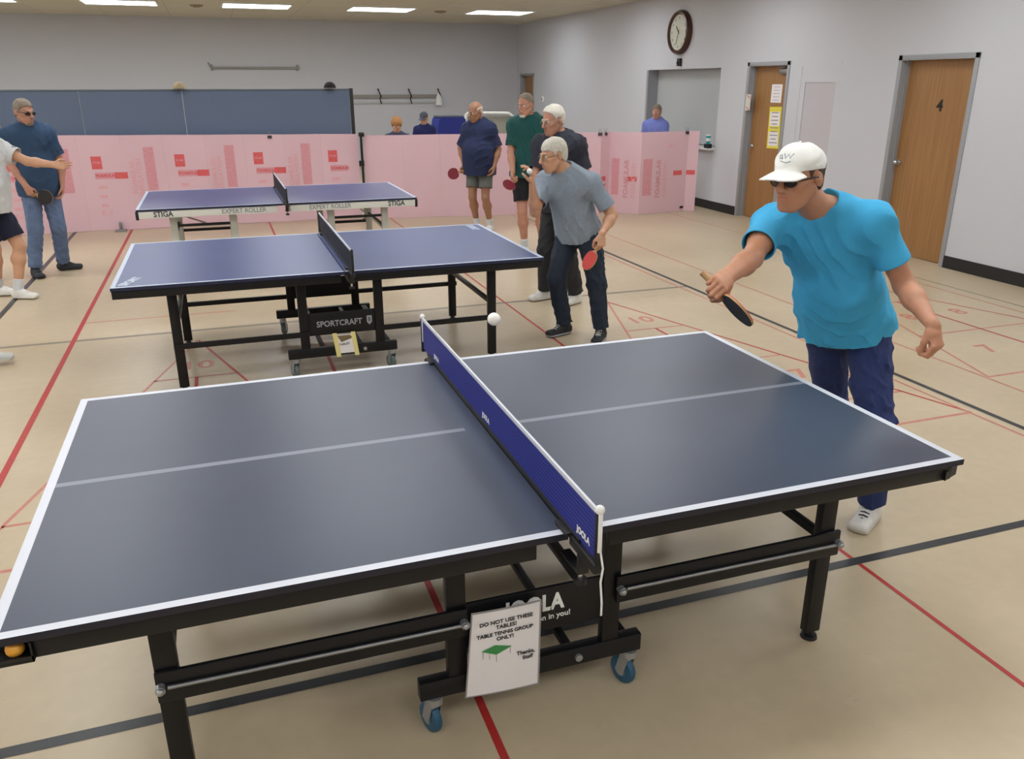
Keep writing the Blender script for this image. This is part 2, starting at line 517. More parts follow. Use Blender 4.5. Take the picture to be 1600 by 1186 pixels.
LINE_DIM = None
def make_table(root, top, line, line_dim, edge, frame, wheel, style, cline):
    global LINE_DIM
    LINE_DIM = line_dim
    for side in (-1, 1):
        x0, x1 = (0, LT / 2 - .003) if side < 0 else (LT / 2 + .003, LT)
        c0, c1 = cline[0] if side < 0 else cline[1]
        table_top_half(x0, x1, side, top, line, edge, .026, c0, c1).build('tabletop', root)
        ins = .012 if style != 'plain' else .0
        fx0, fx1 = (x0 + .03, x1 - .085) if side < 0 else (x1 - 1.245, x1 - .03)
        if style == 'blue': fx0, fx1 = (x0 + .002, x1 - .02) if side < 0 else (x0 + .02, x1 - .002)
        h = .052
        if style == 'deep' and side < 0: fx0 = .086
        m = MB(); zt = HT - .0205; zb = zt - h
        m.box((fx0, ins, zb), (fx1, ins + .025, zt), frame, .003)
        m.box((fx0, WT - ins - .025, zb), (fx1, WT - ins, zt), frame, .003)
        for xx in (fx0, (fx0 + fx1) / 2 - .0125, fx1 - .025):
            m.box((xx, ins + .025, zb), (xx + .025, WT - ins - .025, zt), frame, .002)
        m.build('frame', root)
        if style != 'blue':
            for yy in (0, WT):
                s = 1 if yy == 0 else -1
                xe = x0 if side < 0 else x1
                d = -1 if side < 0 else 1
                if style == 'deep' and side < 0 and yy == 0: continue
                m = MB()
                pts = [(xe - d * .06, yy + s * .004), (xe + d * .012, yy + s * .03), (xe + d * .016, yy + s * .06), (xe - d * .06, yy + s * .10)]
                vs = [(p[0], p[1], zb + .002) for p in pts] + [(p[0], p[1], zb + .034) for p in pts]
                m.add(vs, [(0, 1, 2, 3), (7, 6, 5, 4), (0, 4, 5, 1), (1, 5, 6, 2), (2, 6, 7, 3), (3, 7, 4, 0)], M_blackplastic)
                m.build('corner_guard', root)
        # legs
        lx = .315 if side < 0 else 2.425
        for ly in (.22, WT - .22):
            m = MB()
            m.box((lx - .03, ly - .018, .03), (lx + .03, ly + .018, zb + .01), frame, .004)
            lg = m.build('leg', root)
            m = MB(); m.cyl((lx, ly, .03), (lx, ly, .012), .016, M_blackplastic); m.cyl((lx, ly, .012), (lx, ly, 0.0), .027, M_blackplastic, 24, .03)
            m.build('levelling_foot', lg)
        m = MB()
        m.box((lx - .014, .238, .40), (lx + .014, WT - .238, .43), frame, .003)
        m.box((lx - .014, .238, zb - .03), (lx + .014, WT - .238, zb), frame, .003)
        m.build('leg_crossbar', root)
        # long rails from legs to the centre carriage
        ux = 1.105 if side < 0 else 1.625
        for ly, s in ((.205, -1), (WT - .205, 1)):
            a, b = (lx - .03, ux + .03) if side < 0 else (ux - .005, lx + .045)
            if style == 'deep':
                m = MB(); m.box((a, ly - .018 if s < 0 else ly + .004, .352), (b, ly - .004 if s < 0 else ly + .018, .448), frame, .004)
                rl = m.build('side_rail', root)
                m = MB(); yr = ly - .026 if s < 0 else ly + .026
                m.cyl((a + .03, yr, .405), (b - .01, yr, .400), .006, M_steel, 10)
                m.build('tension_rod', rl)
                for xx in (a + .012, b - .012):
                    m = MB(); m.cyl((xx, yr + .012 * -s, .405), (xx, yr - .012 * -s, .405), .013, M_zinc, 12); m.sphere((xx, yr - .012 * -s, .405), .011, M_zinc, 12)
                    m.build('bolt', rl)
            else:
                m = MB()
                m.box((a, ly - .012, .290), (b, ly + .012, .325), frame, .003)
                m.build('side_rail', root)
    # centre carriage
    for ly in (.22, WT - .22):
        for ux in (1.105, 1.612):
            m = MB(); m.box((ux - .03, ly - .016, .20), (ux + .03, ly + .016, .70), frame, .004); m.build('carriage_upright', root)
        m = MB(); m.box((.985, ly - .02, .14), (1.725, ly + .02, .205), frame, .005); b = m.build('carriage_base', root)
        if ly < 1:
            m = MB(); m.cyl((1.5, ly - .018, .172), (1.5, ly - .03, .172), .012, M_zinc, 12); m.build('bolt', b)
        m = MB(); m.box((1.135, ly - .006, .29), (1.582, ly + .006, .445), frame, .003); m.build('carriage_panel', root)
    for xx, zz, w in ((1.22, .185, .014), (1.48, .185, .014), (1.67, .185, .02)):
        m = MB(); m.box((xx - w, .24, zz - .01), (xx + w, WT - .24, zz + .012), frame, .003); m.build('carriage_crossbar', root)
    for xx in (1.03, 1.69):
        for ly, rz in ((.215, .35), (WT - .215, -.4)):
            t = empty('caster', (xx, ly, 0), rz); t.parent = root
            m = MB(); m.cyl((0, 0, .142), (0, 0, .118), .026, M_zinc, 20)
            for s in (-1, 1):
                m.obox((s * .019, .012, .085), (.0015, 0, 0), (0, .018, 0), (0, -.010, .038), M_zinc)
            m.box((-.02, -.018, .112), (.02, .025, .12), M_zinc)
            m.build('fork', t)
            m = MB()
            prof = [(-.014, .036), (-.012, .046), (-.006, .05), (.006, .05), (.012, .046), (.014, .036)]
            m.tube([(p[0], .022, .05) for p in prof], [p[1] for p in prof], wheel, 28)
            m.cyl((-.016, .022, .05), (.016, .022, .05), .02, M_zinc, 16)
            m.build('wheel', t)

M_top1 = mat('charcoal_table_top', S(66, 73, 90), .37, noise=.05, nscale=3, spec=.5)
M_top2 = mat('blue_table_top', S(58, 72, 122), .36, noise=.05, nscale=3, spec=.5)
M_top3 = mat('indigo_table_top', S(72, 74, 122), .38, noise=.05, nscale=3, spec=.5)
M_line = mat('white_line_paint', S(208, 211, 221), .45)
M_lined = mat('grey_centre_line', S(128, 133, 146), .45)
M_lineb = mat('pale_blue_line', S(184, 194, 214), .45)
M_lineb2 = mat('dim_blue_line', S(86, 98, 142), .45)
M_lined3 = mat('dim_indigo_line', S(96, 98, 140), .45)
M_edge1 = mat('dark_navy_edge', S(22, 22, 40), .5)
M_edge2 = mat('navy_edge', S(26, 32, 66), .5)
M_wheelblue = mat('blue_rubber_wheel', S(38, 84, 112), .5)
M_wheelgrey = mat('grey_green_wheel', S(92, 108, 104), .5)

T1 = empty('table_tennis_table', (0, 0, 0), 0, 'nearest and largest table tennis table with charcoal top and blue net', 'table tennis table')
make_table(T1, M_top1, M_line, M_lined, M_edge1, M_black, M_wheelblue, 'deep', ((.024, 1.30), (1.38, 2.716)))
m = MB()
put_text(m, 'JOOLA', .078, (1.355, .2132, .388), (1, 0, 0), (0, 0, 1), M_white, bold=.0030, spacing=1.0, xs=.80, depth=.0006)
m.build('lettering', T1)
m = MB(); put_text(m, 'trust the champion in you!', .027, (1.475, .2132, .340), (1, .0, .03), (-.03, 0, 1), M_white, bold=.0004, depth=.0006, align='RIGHT')
m.build('lettering', T1)
# ball pocket under the near left corner
m = MB()
m.box((-.03, .004, .690), (.085, .008, .700), M_blackplastic); m.box((-.03, .004, .684), (.085, .062, .689), M_blackplastic)
m.box((-.03, .058, .684), (.085, .062, .735), M_blackplastic); m.box((.081, .004, .684), (.085, .062, .735), M_blackplastic)
m.build('ball_pocket', T1)

T2 = empty('table_tennis_table', (-.09, 3.45, 0), 0, 'middle table tennis table with blue top, black legs and grey wheels', 'table tennis table')
make_table(T2, M_top2, M_lineb, M_lineb2, M_edge2, M_black, M_wheelgrey, 'blue', ((.022, 1.366), (1.374, 2.718)))
m = MB()
gt = mat('grey_lettering', S(150, 152, 156), .6)
put_text(m, 'SPORTCRAFT', .055, (1.34, .2132, .365), (1, 0, 0), (0, 0, 1), gt, bold=.0012, xs=.92)
vs = [(1.525, .2128, .40), (1.56, .2128, .40), (1.56, .2128, .355), (1.5425, .2128, .335), (1.525, .2128, .355)]
m.build('lettering', T2); m = MB(); m.add(vs, [(0, 1, 2, 3, 4)], gt)
put_text(m, 'S', .035, (1.5425, .2120, .373), (1, 0, 0), (0, 0, 1), M_black, bold=.001)
m.build('printed_shield', T2)
m = MB()
put_text(m, 'SPORT', .075, (.10, .16, HT + .0006), (.35, .94, 0), (-.94, .35, 0), M_lineb, bold=.004, depth=.0003)
m.build('corner_lettering', T2)
m = MB()
put_text(m, 'SPORT', .075, (2.63, 1.36, HT + .0006), (.0, -1, 0), (1, 0, 0), M_lineb, bold=.004, depth=.0003)
m.build('corner_lettering', T2)

# far table: white aprons and white twin-leg trestles
T3 = empty('table_tennis_table', (-.2, 6.85, 0), 0, 'farthest table tennis table with indigo top, white aprons and white legs', 'table tennis table')
def make_far_table(root):
    global LINE_DIM
    LINE_DIM = M_lined3
    wf = mat('off_white_steel', S(214, 214, 206), .45)
    navy = mat('navy_edge_thin', S(30, 32, 60), .5)
    for side in (-1, 1):
        x0, x1 = (0, LT / 2 - .003) if side < 0 else (LT / 2 + .003, LT)
        table_top_half(x0, x1, side, M_top3, M_lineb, navy, .01, x0 + .02 if side < 0 else x0, x1 - .02 if side > 0 else x1).build('tabletop', root)
        fx0, fx1 = (x0 + .02, x1 - .06) if side < 0 else (x0 + .06, x1 - .02)
        zt, zb = HT - .0205, HT - .088
        m = MB()
        for yy in (.006, WT - .03): m.box((fx0, yy, zb), (fx1, yy + .024, zt), wf, .003)
        for xx in (fx0, fx1 - .024): m.box((xx, .03, zb), (xx + .024, WT - .03, zt), wf, .002)
        ap = m.build('apron', root)
        m = MB()
        dark = mat('dark_grey_print', S(66, 68, 74), .7); mid = mat('mid_grey_print', S(132, 134, 138), .7)
        if side < 0:
            put_text(m, 'STIGA', .072, (x0 + .24, .0052, HT - .054), (1, 0, 0), (0, 0, 1), dark, bold=.002, xs=.9)
            m.build('lettering', ap); m = MB(); put_text(m, 'EXPERT ROLLER', .062, (x1 - .38, .0052, HT - .054), (1, 0, 0), (0, 0, 1), mid, bold=.001, xs=.95)
        else:
            put_text(m, 'EXPERT ROLLER', .062, (x0 + .46, .0052, HT - .054), (1, 0, 0), (0, 0, 1), mid, bold=.001, xs=.95)
            m.build('lettering', ap); m = MB(); put_text(m, 'STIGA', .072, (x1 - .22, .0052, HT - .054), (1, 0, 0), (0, 0, 1), dark, bold=.002, xs=.9)
        m.build('lettering', ap)
        for yy in (0, WT):
            xe = x0 if side < 0 else x1; d = -1 if side < 0 else 1
            m = MB(); m.box((xe - d * .02, abs(yy - .004), HT - .10), (xe + d * .008, abs(yy - .035), HT - .02), M_blackplastic, .006); m.build('corner_guard', root)
        lxs = (.31, .88) if side < 0 else (1.86, 2.43)
        for lx in lxs:
            for ly in (.24, WT - .24):
                m = MB(); m.box((lx - .035, ly - .022, .06 if lx in (.88, 1.86) else .03), (lx + .035, ly + .022, zb + .01), wf, .005)
                lg = m.build('leg', root)
                m = MB()
                if lx in (.88, 1.86):
                    m.tube([(lx - .012, ly, .036), (lx + .012, ly, .036)], .036, M_blackplastic, 20); m.build('wheel', lg)
                else:
                    m.cyl((lx, ly, .03), (lx, ly, 0), .022, M_blackplastic, 16, .028); m.build('levelling_foot', lg)
        for ly in (.24, WT - .24):
            m = MB(); m.box((lxs[0] + .035, ly - .01, .545), (lxs[1] - .035, ly + .01, .57), M_blackplastic); m.build('side_rail', root)
            m = MB(); m.box((lxs[0] + .035, ly - .012, .33), (lxs[1] - .035, ly + .012, .36), M_blackplastic); m.build('side_rail', root)
        for lx in lxs:
            m = MB(); m.box((lx - .012, .262, .42), (lx + .012, WT - .262, .445), M_blackplastic); m.build('leg_crossbar', root)
        a, b = (lxs[0], lxs[1])
        m = MB(); m.tube([(lxs[0] + (.28 if side > 0 else .04), .27, zb), (lxs[1] if side > 0 else lxs[0] + .3, .30, .40 if side > 0 else .56)], .009, wf, 8); m.build('folding_brace', root)
make_far_table(T3)

# ------------------------------------------------------------------ nets
def net_material(name, col, hi, alpha):
    m = bpy.data.materials.new(name); m.use_nodes = True
    nt = m.node_tree; b = nt.nodes['Principled BSDF']; b.inputs['Roughness'].default_value = .7
    tc = nt.nodes.new('ShaderNodeTexCoord')
    sep = nt.nodes.new('ShaderNodeSeparateXYZ'); nt.links.new(tc.outputs['Object'], sep.inputs[0])
    w = nt.nodes.new('ShaderNodeMath'); w.operation = 'MULTIPLY'; w.inputs[1].default_value = 2 * math.pi / .0125
    nt.links.new(sep.outputs[2], w.inputs[0])
    s = nt.nodes.new('ShaderNodeMath'); s.operation = 'SINE'; nt.links.new(w.outputs[0], s.inputs[0])
    g = nt.nodes.new('ShaderNodeMapRange'); g.inputs[1].default_value = .80; g.inputs[2].default_value = 1.0
    g.inputs[3].default_value = 0; g.inputs[4].default_value = .55
    nt.links.new(s.outputs[0], g.inputs[0])
    mx = nt.nodes.new('ShaderNodeMix'); mx.data_type = 'RGBA'
    mx.inputs[6].default_value = col; mx.inputs[7].default_value = hi
    nt.links.new(g.outputs[0], mx.inputs[0]); nt.links.new(mx.outputs[2], b.inputs['Base Color'])
    b.inputs['Alpha'].default_value = alpha
    return m

def make_net(root, y0, y1, netm, railm, lettering=None, big=True):
    """net in its own frame: x=0 is the net plane, y along it"""
    zt, zb = .9125, .768
    m = MB(); m.box((-.0012, y0 + .01, zb), (.0012, y1 - .01, zt - .012), netm); nm = m.build('net_mesh', root)
    m = MB(); m.box((-.0035, y0 + .005, zt - .014), (.0035, y1 - .005, zt), M_line, .001); m.build('top_tape', root)
    m = MB(); m.box((-.007, y0 + .10, .762), (.007, y1 - .10, .776), railm, .002)
    m.build('net_rail', root)
    for yy, s in ((y0, 1), (y1, -1)):
        m = MB(); m.box((-.008, yy - .008, .752), (.008, yy + .008, zt + .006), M_blackplastic if not big else railm, .003)
        if big: m.box((-.0055, yy - .012, .80), (.0055, yy - .004, zt + .004), M_white, .002)
        if big: m.sphere((0, yy - .003, zt + .004), .0125, M_white, 14)
        po = m.build('net_post', root)
        m = MB()
        ya, yb = (yy - .01, yy + .20) if s > 0 else (yy - .20, yy + .01)
        m.box((-.014, ya, .7615 if False else .738), (.014, yy + s * .148, .766), M_blackplastic, .004)
        m.box((-.024, min(yy + s * .145, yy + s * .225), .7605), (.024, max(yy + s * .145, yy + s * .225), .772), M_blackplastic, .003)
        m.box((-.016, min(yy + s * .085, yy + s * .205), .682), (.016, max(yy + s * .085, yy + s * .205), .6865), M_blackplastic, .003)
        m.box((-.016, yy + s * .085 - .006, .682), (.016, yy + s * .085 + .006, .745), M_blackplastic, .003)
        m.cyl((0, yy + s * .10, .715), (0, yy + s * .10, .655), .007, M_chrome, 10)
        m.cyl((0, yy + s * .10, .660), (0, yy + s * .10, .645), .018, M_blackplastic, 14)
        m.build('clamp', root)
    if lettering:
        for yy in lettering[1]:
            m = MB(); put_text(m, lettering[0], .026, (-.0022, yy, .797), (0, -1, 0), (0, 0, 1), M_white, bold=.0012, depth=.0004)
            m.build('lettering', root)

N1 = empty('table_tennis_net', (1.375, 0, 0), 0, 'blue net with white tape clamped across the nearest table', 'net')
net_b = net_material('blue_netting', S(24, 32, 128), S(104, 120, 190), .93)
net_k = net_material('black_netting', S(20, 24, 34), S(70, 76, 96), .90)
make_net(N1, -.165, 1.69, net_b, M_blackplastic, ('JOOLA', (-.08, .75, 1.44)))
m = MB(); m.tube([(.004, -.172, .80), (.006, -.185, .76), (.002, -.183, .72), (.006, -.186, .66), (.008, -.182, .62)], .0028, M_white, 8); m.build('tension_cord', N1)
N2 = empty('table_tennis_net', (1.32, 3.45, 0), 0, 'black net with white tape on the middle blue table', 'net')
make_net(N2, -.10, 1.62, net_k, M_blackplastic, None, False)
N3 = empty('table_tennis_net', (1.2, 6.85, 0), 0, 'small black net on the farthest table with white aprons', 'net')
make_net(N3, -.12, 1.62, net_k, M_blackplastic, None, False)

# ------------------------------------------------------------------ signs taped to the tables
def near_sign():
    r = empty('paper_sign', (1.245, .178, .13), 0, 'white laminated notice with green table picture hung on the nearest table', 'sign')
    m = MB()
    # slightly bowed sheet, tucked over the left rail
    c = [(-.122, .012), (.107, .0), (.112, .298), (-.098, .300)]
    lam = mat('laminate_edge', S(150, 146, 146), .35)
    def q(u, v, off=0.0):
        bl, br, tr, tl = [Vector((a, 0, b)) for a, b in c]
        p = (bl * (1 - u) + br * u) * (1 - v) + (tl * (1 - u) + tr * u) * v
        return Vector((p.x, -.004 * math.sin(math.pi * u) - off, p.z))
    n = 8
    def sheet(u0, u1, v0, v1, off, mm):
        vs = []; fs = []
        for j in range(n + 1):
            for i in range(n + 1):
                vs.append(q(u0 + (u1 - u0) * i / n, v0 + (v1 - v0) * j / n, off))
        k = len(vs)
        vs += [p + Vector((0, .0012, 0)) for p in vs]
        for j in range(n):
            for i in range(n):
                a = j * (n + 1) + i
                fs.append((a, a + 1, a + n + 2, a + n + 1)); fs.append((k + a + n + 1, k + a + n + 2, k + a + 1, k + a))
        m.add(vs, fs, mm)
    sheet(-.02, 1.03, -.02, 1.02, 0, lam)
    sheet(0, 1, 0, 1, .0016, M_paper)
    m.build('laminated_sheet', r)
    m = MB()
    for t, zz, s, xo in (('DO NOT USE THESE', .262, .0185, .004), ('TABLES!', .243, .0185, .004), ('TABLE TENNIS GROUP', .221, .0175, .0), ('ONLY!', .202, .0185, .0), ('Thanks,', .132, .019, .066), ('Staff', .113, .019, .072)):
        if t == 'Thanks,': m.build('lettering', r); m = MB()
        put_text(m, t, s, (xo, -.0068, zz), (1, 0, .015), (-.015, 0, 1), M_ink, bold=.0005, depth=.0002)
    m.build('lettering', r)
    m = MB(); g = mat('green_print', S(62, 140, 76), .7); gl = mat('grey_print_line', S(110, 116, 110), .7)
    P = [(-.075, .168), (-.032, .182), (.022, .166), (-.028, .146)]
    m.add([(a, -.0068, b) for a, b in P], [(0, 3, 2, 1)], g)
    for a, b, h in ((-.07, .164, .024), (-.028, .146, .026), (.016, .163, .022), (-.05, .155, .02)):
        m.add([(a - .0008, -.0067, b - h), (a + .0008, -.0067, b - h), (a + .0008, -.0067, b), (a - .0008, -.0067, b)], [(0, 1, 2, 3)], gl)
    m.build('table_picture', r)
near_sign()

def far_sign():
    r = empty('paper_sign', (1.28, 3.645, .16), 0, 'small white notice taped with yellow tape under the middle table', 'sign')
    m = MB(); m.box((-.068, -.004, -.004), (.068, -.0025, .128), M_paper)
    m.build('paper', r)
    m = MB(); ink = mat('brown_print', S(120, 104, 72), .8)
    m.add([(-.055, -.0045, .122), (.03, -.0045, .122), (.05, -.0045, .10), (-.03, -.0045, .075)], [(0, 3, 2, 1)], ink)
    put_text(m, 'TABLES', .022, (-.012, -.0046, .06), (1, 0, .1), (-.1, 0, 1), M_ink, bold=.0004, depth=.0001)
    m.build('lettering', r)
    y = mat('yellow_tape', S(226, 214, 142), .6)
    for s in (-1, 1):
        m = MB(); m.obox((s * .062, -.0055, .058), (.015, 0, 0), (0, .0008, 0), (-.010 * 1, 0, .085), y); m.build('tape', r)
far_sign()

# ------------------------------------------------------------------ balls, bats
M_ballw = mat('white_celluloid', S(240, 238, 234), .4)
M_ballo = mat('orange_celluloid', S(240, 170, 60), .4)
def ball(loc, m_, label, group=None):
    m = MB(); m.sphere((0, 0, 0), .02, m_, 28)
    m.tube([(.0199 * math.cos(a) * math.cos(.3), .0199 * math.sin(a), .0199 * math.cos(a) * math.sin(.3)) for a in [i * math.pi / 12 for i in range(24)]], .0004, m_, 4, closed=True)
    o = m.build('table_tennis_ball', loc=loc); tag(o, label, 'ball', group); return o
ball((.045, .034, .7085), M_ballo, 'orange ball resting in the pocket at the near left table corner')
ball((1.335, .53, 1.215), M_ballw, 'white ball flying above the blue net of the nearest table')

M_rubR = mat('red_rubber', S(196, 52, 44), .55)
M_rubM = mat('maroon_rubber', S(120, 24, 44), .55)
M_rubK = mat('black_rubber', S(26, 25, 27), .55)
M_ply = mat('blade_plywood', S(190, 150, 104), .6)
def paddle(label, hand, blade_dir, normal, f1, f2, name='table_tennis_paddle'):
    """hand: centre of grip; blade_dir: from grip to blade; normal: direction the first face looks"""
    d = Vector(blade_dir).normalized(); nrm = Vector(normal); nrm = (nrm - d * nrm.dot(d)).normalized(); s = d.cross(nrm)
    R = Matrix((s, d, nrm)).transposed()     # local x side, y blade, z normal
    r = empty(name, hand, 0, label, 'table tennis paddle')
    r.rotation_euler = R.to_euler()
    def disc(z0, z1, grow, mm, cut):
        m = MB(); N = 40; vs = []
        ring = []
        for i in range(N):
            a = 2 * math.pi * i / N
            x = (.075 + grow) * math.cos(a); y = .130 + (.0785 + grow) * math.sin(a)
            y = max(y, cut)
            if y < .075: x *= .55 + .45 * max(0, (y - .05) / .025)
            ring.append((x, y))
        for zz in (z0, z1): vs += [(x, y, zz) for x, y in ring]
        fs = [tuple(range(N - 1, -1, -1)), tuple(range(N, 2 * N))]
        fs += [(i, (i + 1) % N, N + (i + 1) % N, N + i) for i in range(N)]
        m.add(vs, fs, mm); return m
    disc(-.003, .003, 0, M_ply, .048).build('blade', r)
    disc(.003, .0055, -.001, f1, .066).build('rubber', r)
    disc(-.0055, -.003, -.001, f2, .066).build('rubber', r)
    m = MB(); pr = [(-.052, .0145), (-.03, .0125), (.01, .0115), (.045, .0125), (.06, .011)]
    vs = []; N = 16
    for y, w in pr:
        for i in range(N):
            a = 2 * math.pi * i / N
            vs.append((w * 1.05 * math.cos(a), y, w * .85 * math.sin(a)))
    fs = [(i * N + k, i * N + (k + 1) % N, (i + 1) * N + (k + 1) % N, (i + 1) * N + k) for i in range(len(pr) - 1) for k in range(N)]
    fs += [tuple(range(N)), tuple(range(len(pr) * N - 1, (len(pr) - 1) * N - 1, -1))]
    m.add(vs, fs, M_ply, True); m.build('handle', r)
    return r

# ------------------------------------------------------------------ blue partition, pink foam screens
M_pink = mat('pink_foam_board', S(220, 184, 193), .75, noise=.02, nscale=2)
M_pinkprint = mat('red_print', S(216, 96, 98), .75, noise=.12, nscale=40)
M_pinkpale = mat('pale_red_print', S(214, 150, 158), .75, noise=.08, nscale=40)
M_pinkpale2 = mat('faint_red_print', S(224, 168, 174), .75, noise=.05, nscale=40)

def foam_screen(verts, h0, h1, label, base=0.0):
    V = [Vector((a, b, 0)) for a, b in verts]
    r = empty('foam_board_screen', V[0], 0, label, 'foam board screen', 'pink foam board screens')
    O = V[0]; n = len(V) - 1; segs = []
    tot = 0
    for i in range(n):
        a, b = V[i] - O, V[i + 1] - O
        d = (b - a).normalized(); L = (b - a).length; nn = Vector((d.y, -d.x, 0))
        ha = h0 + (h1 - h0) * i / n; hb = h0 + (h1 - h0) * (i + 1) / n
        m = MB(); e = .0004
        a2, b2 = a + d * e, b - d * e
        back = -nn * .012
        vs = [a2, b2, b2 + Vector((0, 0, hb)), a2 + Vector((0, 0, ha))]
        vs = [v + Vector((0, 0, .004 if k < 2 else 0)) for k, v in enumerate(vs)] + [v + back + Vector((0, 0, .004 if k < 2 else 0)) for k, v in enumerate(vs)]
        m.add(vs, [(0, 1, 2, 3), (5, 4, 7, 6), (1, 5, 6, 2), (4, 0, 3, 7), (3, 2, 6, 7), (4, 5, 1, 0)], M_pink)
        m.build('foam_panel', r)
        segs.append((a, d, L, nn)); tot += L
    return r, segs
def seg_pt(segs, s, z, off=.002):
    acc = 0
    for k, (a, d, L, nn) in enumerate(segs):
        if s <= acc + L or k == len(segs) - 1:
            return a + d * (s - acc) + nn * off + Vector((0, 0, z)), d, nn
        acc += L
def seg_rect(m, segs, s0, s1, z0, z1, mm, skew=0.0):
    cuts = [s0]; acc = 0
    for a, d, L, nn in segs:
        acc += L
        if s0 < acc < s1: cuts.append(acc)
    cuts.append(s1)
    for i in range(len(cuts) - 1):
        u, v = cuts[i] + 1e-4, cuts[i + 1] - 1e-4
        p = [seg_pt(segs, u, z0)[0], seg_pt(segs, v, z0)[0], seg_pt(segs, v, z1)[0], seg_pt(segs, u, z1)[0]]
        m.add(p, [(0, 1, 2, 3)], mm)
def seg_text(m, segs, s, z, txt, size, mm, vertical=False, bold=.002, off=.003):
    p, d, nn = seg_pt(segs, s, z, off)
    xd, yd = (d, Vector((0, 0, 1))) if not vertical else (Vector((0, 0, 1)), -d)
    put_text(m, txt, size, p, xd, yd, mm, bold=bold, depth=.0002)

# left screen: folds every 0.53 m
xs = [-3.247 + .527 * i for i in range(12)]
lv = [(x, 10.62 if i % 2 else 10.68) for i, x in enumerate(xs)]
scL, sgL = foam_screen(lv, 1.29, 1.205, 'printed pink foam board screen left of the black post')
def mark(scr, name, fn, *a, **k):
    m = MB(); fn(m, *a, **k); m.build(name, scr)
for k in range(6):
    s = -.985 + 1.045 * (k - 2) - xs[0]
    mark(scL, 'printed_square', seg_rect, sgL, s, s + .13, .82, .985, M_pinkprint)
    mark(scL, 'printed_bar', seg_rect, sgL, s + .02, s + .27, .69, .775, M_pinkpale)
    if k < 5: mark(scL, 'printed_bar', seg_rect, sgL, s + .2705, s + .43, .69, .775, M_pinkprint)
    mark(scL, 'printed_lettering', seg_text, sgL, s + .16, .732, 'FOAMULAR', .05, M_pinkprint, bold=.002)
    mark(scL, 'printed_lettering', seg_text, sgL, s + .065, .905, 'FOAM', .035, M_pinkpale, bold=.001)
    if k < 5:
        mark(scL, 'printed_block', seg_rect, sgL, s + .66, s + .79, .52, 1.09, M_pinkpale)
        for ds, t in ((.50, 'FOAMULAR'), (.58, 'INSULATION')):
            mark(scL, 'printed_lettering', seg_text, sgL, s + ds, .70, t, .085, M_pinkpale2, True, .003)
    for q in range(3):
        mark(scL, 'printed_stripe', seg_rect, sgL, s + .04, s + .15 - .01 * q, .56 - q * .12, .60 - q * .12, M_pinkpale2)
    mark(scL, 'printed_lettering', seg_text, sgL, s + .10, .24, 'R-3', .10, M_pinkpale2, bold=.003)
# right screen, bent towards the wall
rv = [(2.61, 10.52), (3.14, 10.36), (3.70, 10.33), (4.22, 10.14), (4.80, 10.14), (5.30, 9.98), (5.78, 9.94), (6.03, 9.74), (6.24, 9.88), (6.58, 9.50), (7.42, 9.58), (7.56, 9.50)]
scR, sgR = foam_screen(rv, 1.19, 1.21, 'pink foam board screen right of the black post, bending toward the right wall')
def cum(i): return sum(s[2] for s in sgR[:i])
for i, pos in ((6, .02), (7, .0), (8, .3), (9, .60)):
    s = cum(i) + pos
    mark(scR, 'printed_bar', seg_rect, sgR, s, s + .16, .49 if i < 9 else .56, .56 if i < 9 else .63, M_pinkprint)
mark(scR, 'printed_bar', seg_rect, sgR, cum(10) + .0, cum(10) + .13, .56, .63, M_pinkprint)
for i, pos, w in ((8, .05, .12), (9, .05, .16)):
    s = cum(i) + pos
    mark(scR, 'printed_block', seg_rect, sgR, s, s + w, .28, .82, M_pinkpale)
    mark(scR, 'printed_lettering', seg_text, sgR, s + w + .12, .52, 'FOAMULAR', .11, M_pinkpale, True, .003)
    mark(scR, 'printed_lettering', seg_text, sgR, s + w + .24, .50, 'INSULATION', .09, M_pinkpale2, True, .003)
mark(scR, 'printed_lettering', seg_text, sgR, cum(7) + .12, .3, 'FOAM', .11, M_pinkprint, True, .003)
mark(scR, 'printed_lettering', seg_text, sgR, cum(9) + .55, 1.0, 'R-3', .08, M_pinkpale2, bold=.003)

def binder_clip(loc, rz, label, low=False):
    m = MB(); s = -1 if low else 1
    vs = [(-.03, -.016, -.04 * s), (.03, -.016, -.04 * s), (.03, .004, .008 * s), (-.03, .004, .008 * s), (-.03, .022, -.04 * s), (.03, .022, -.04 * s), (.03, .010, .008 * s), (-.03, .010, .008 * s)]
    m.add(vs, [(0, 1, 2, 3), (5, 4, 7, 6), (3, 2, 6, 7), (0, 3, 7, 4), (1, 5, 6, 2)], M_blackplastic)
    c = m.build('binder_clip', loc=loc); c.rotation_euler = (0, 0, rz)
    m = MB()
    for sy in (-1, 1):
        m.tube([(-.018, .006 + sy * .006, .006 * s), (-.012, .006 + sy * .03, .055 * s), (.012, .006 + sy * .03, .055 * s), (.018, .006 + sy * .006, .006 * s)], .0022, M_steel, 6)
    m.build('wire_handle', c)
    tag(c, label, 'binder clip', 'black binder clips on the pink screens')
def at(sg, s, z, scr):
    p, d, nn = seg_pt(sg, s, z, 0)
    w = p + scr.location
    return w, math.atan2(d.y, d.x)
for scr, sg, s, z, low, lab in ((scL, sgL, 4.60, 1.21, False, 'black binder clip on top of the pink screen below the blue partition'),
                           (scR, sgR, cum(7) - .02, 1.20, False, 'left one of two black binder clips on the pink screen behind the players'),
                           (scR, sgR, cum(8) - .12, 1.20, False, 'right one of two black binder clips on the pink screen behind the players'),
                           (scR, sgR, cum(10) - .03, 1.205, False, 'black binder clip at the top of the right end of the pink screen'),
                           (scR, sgR, cum(10) - .05, .045, True, 'black binder clip at the bottom of the right end of the pink screen')):
    w, a = at(sg, s, z, scr)
    binder_clip(w, a, lab, low)
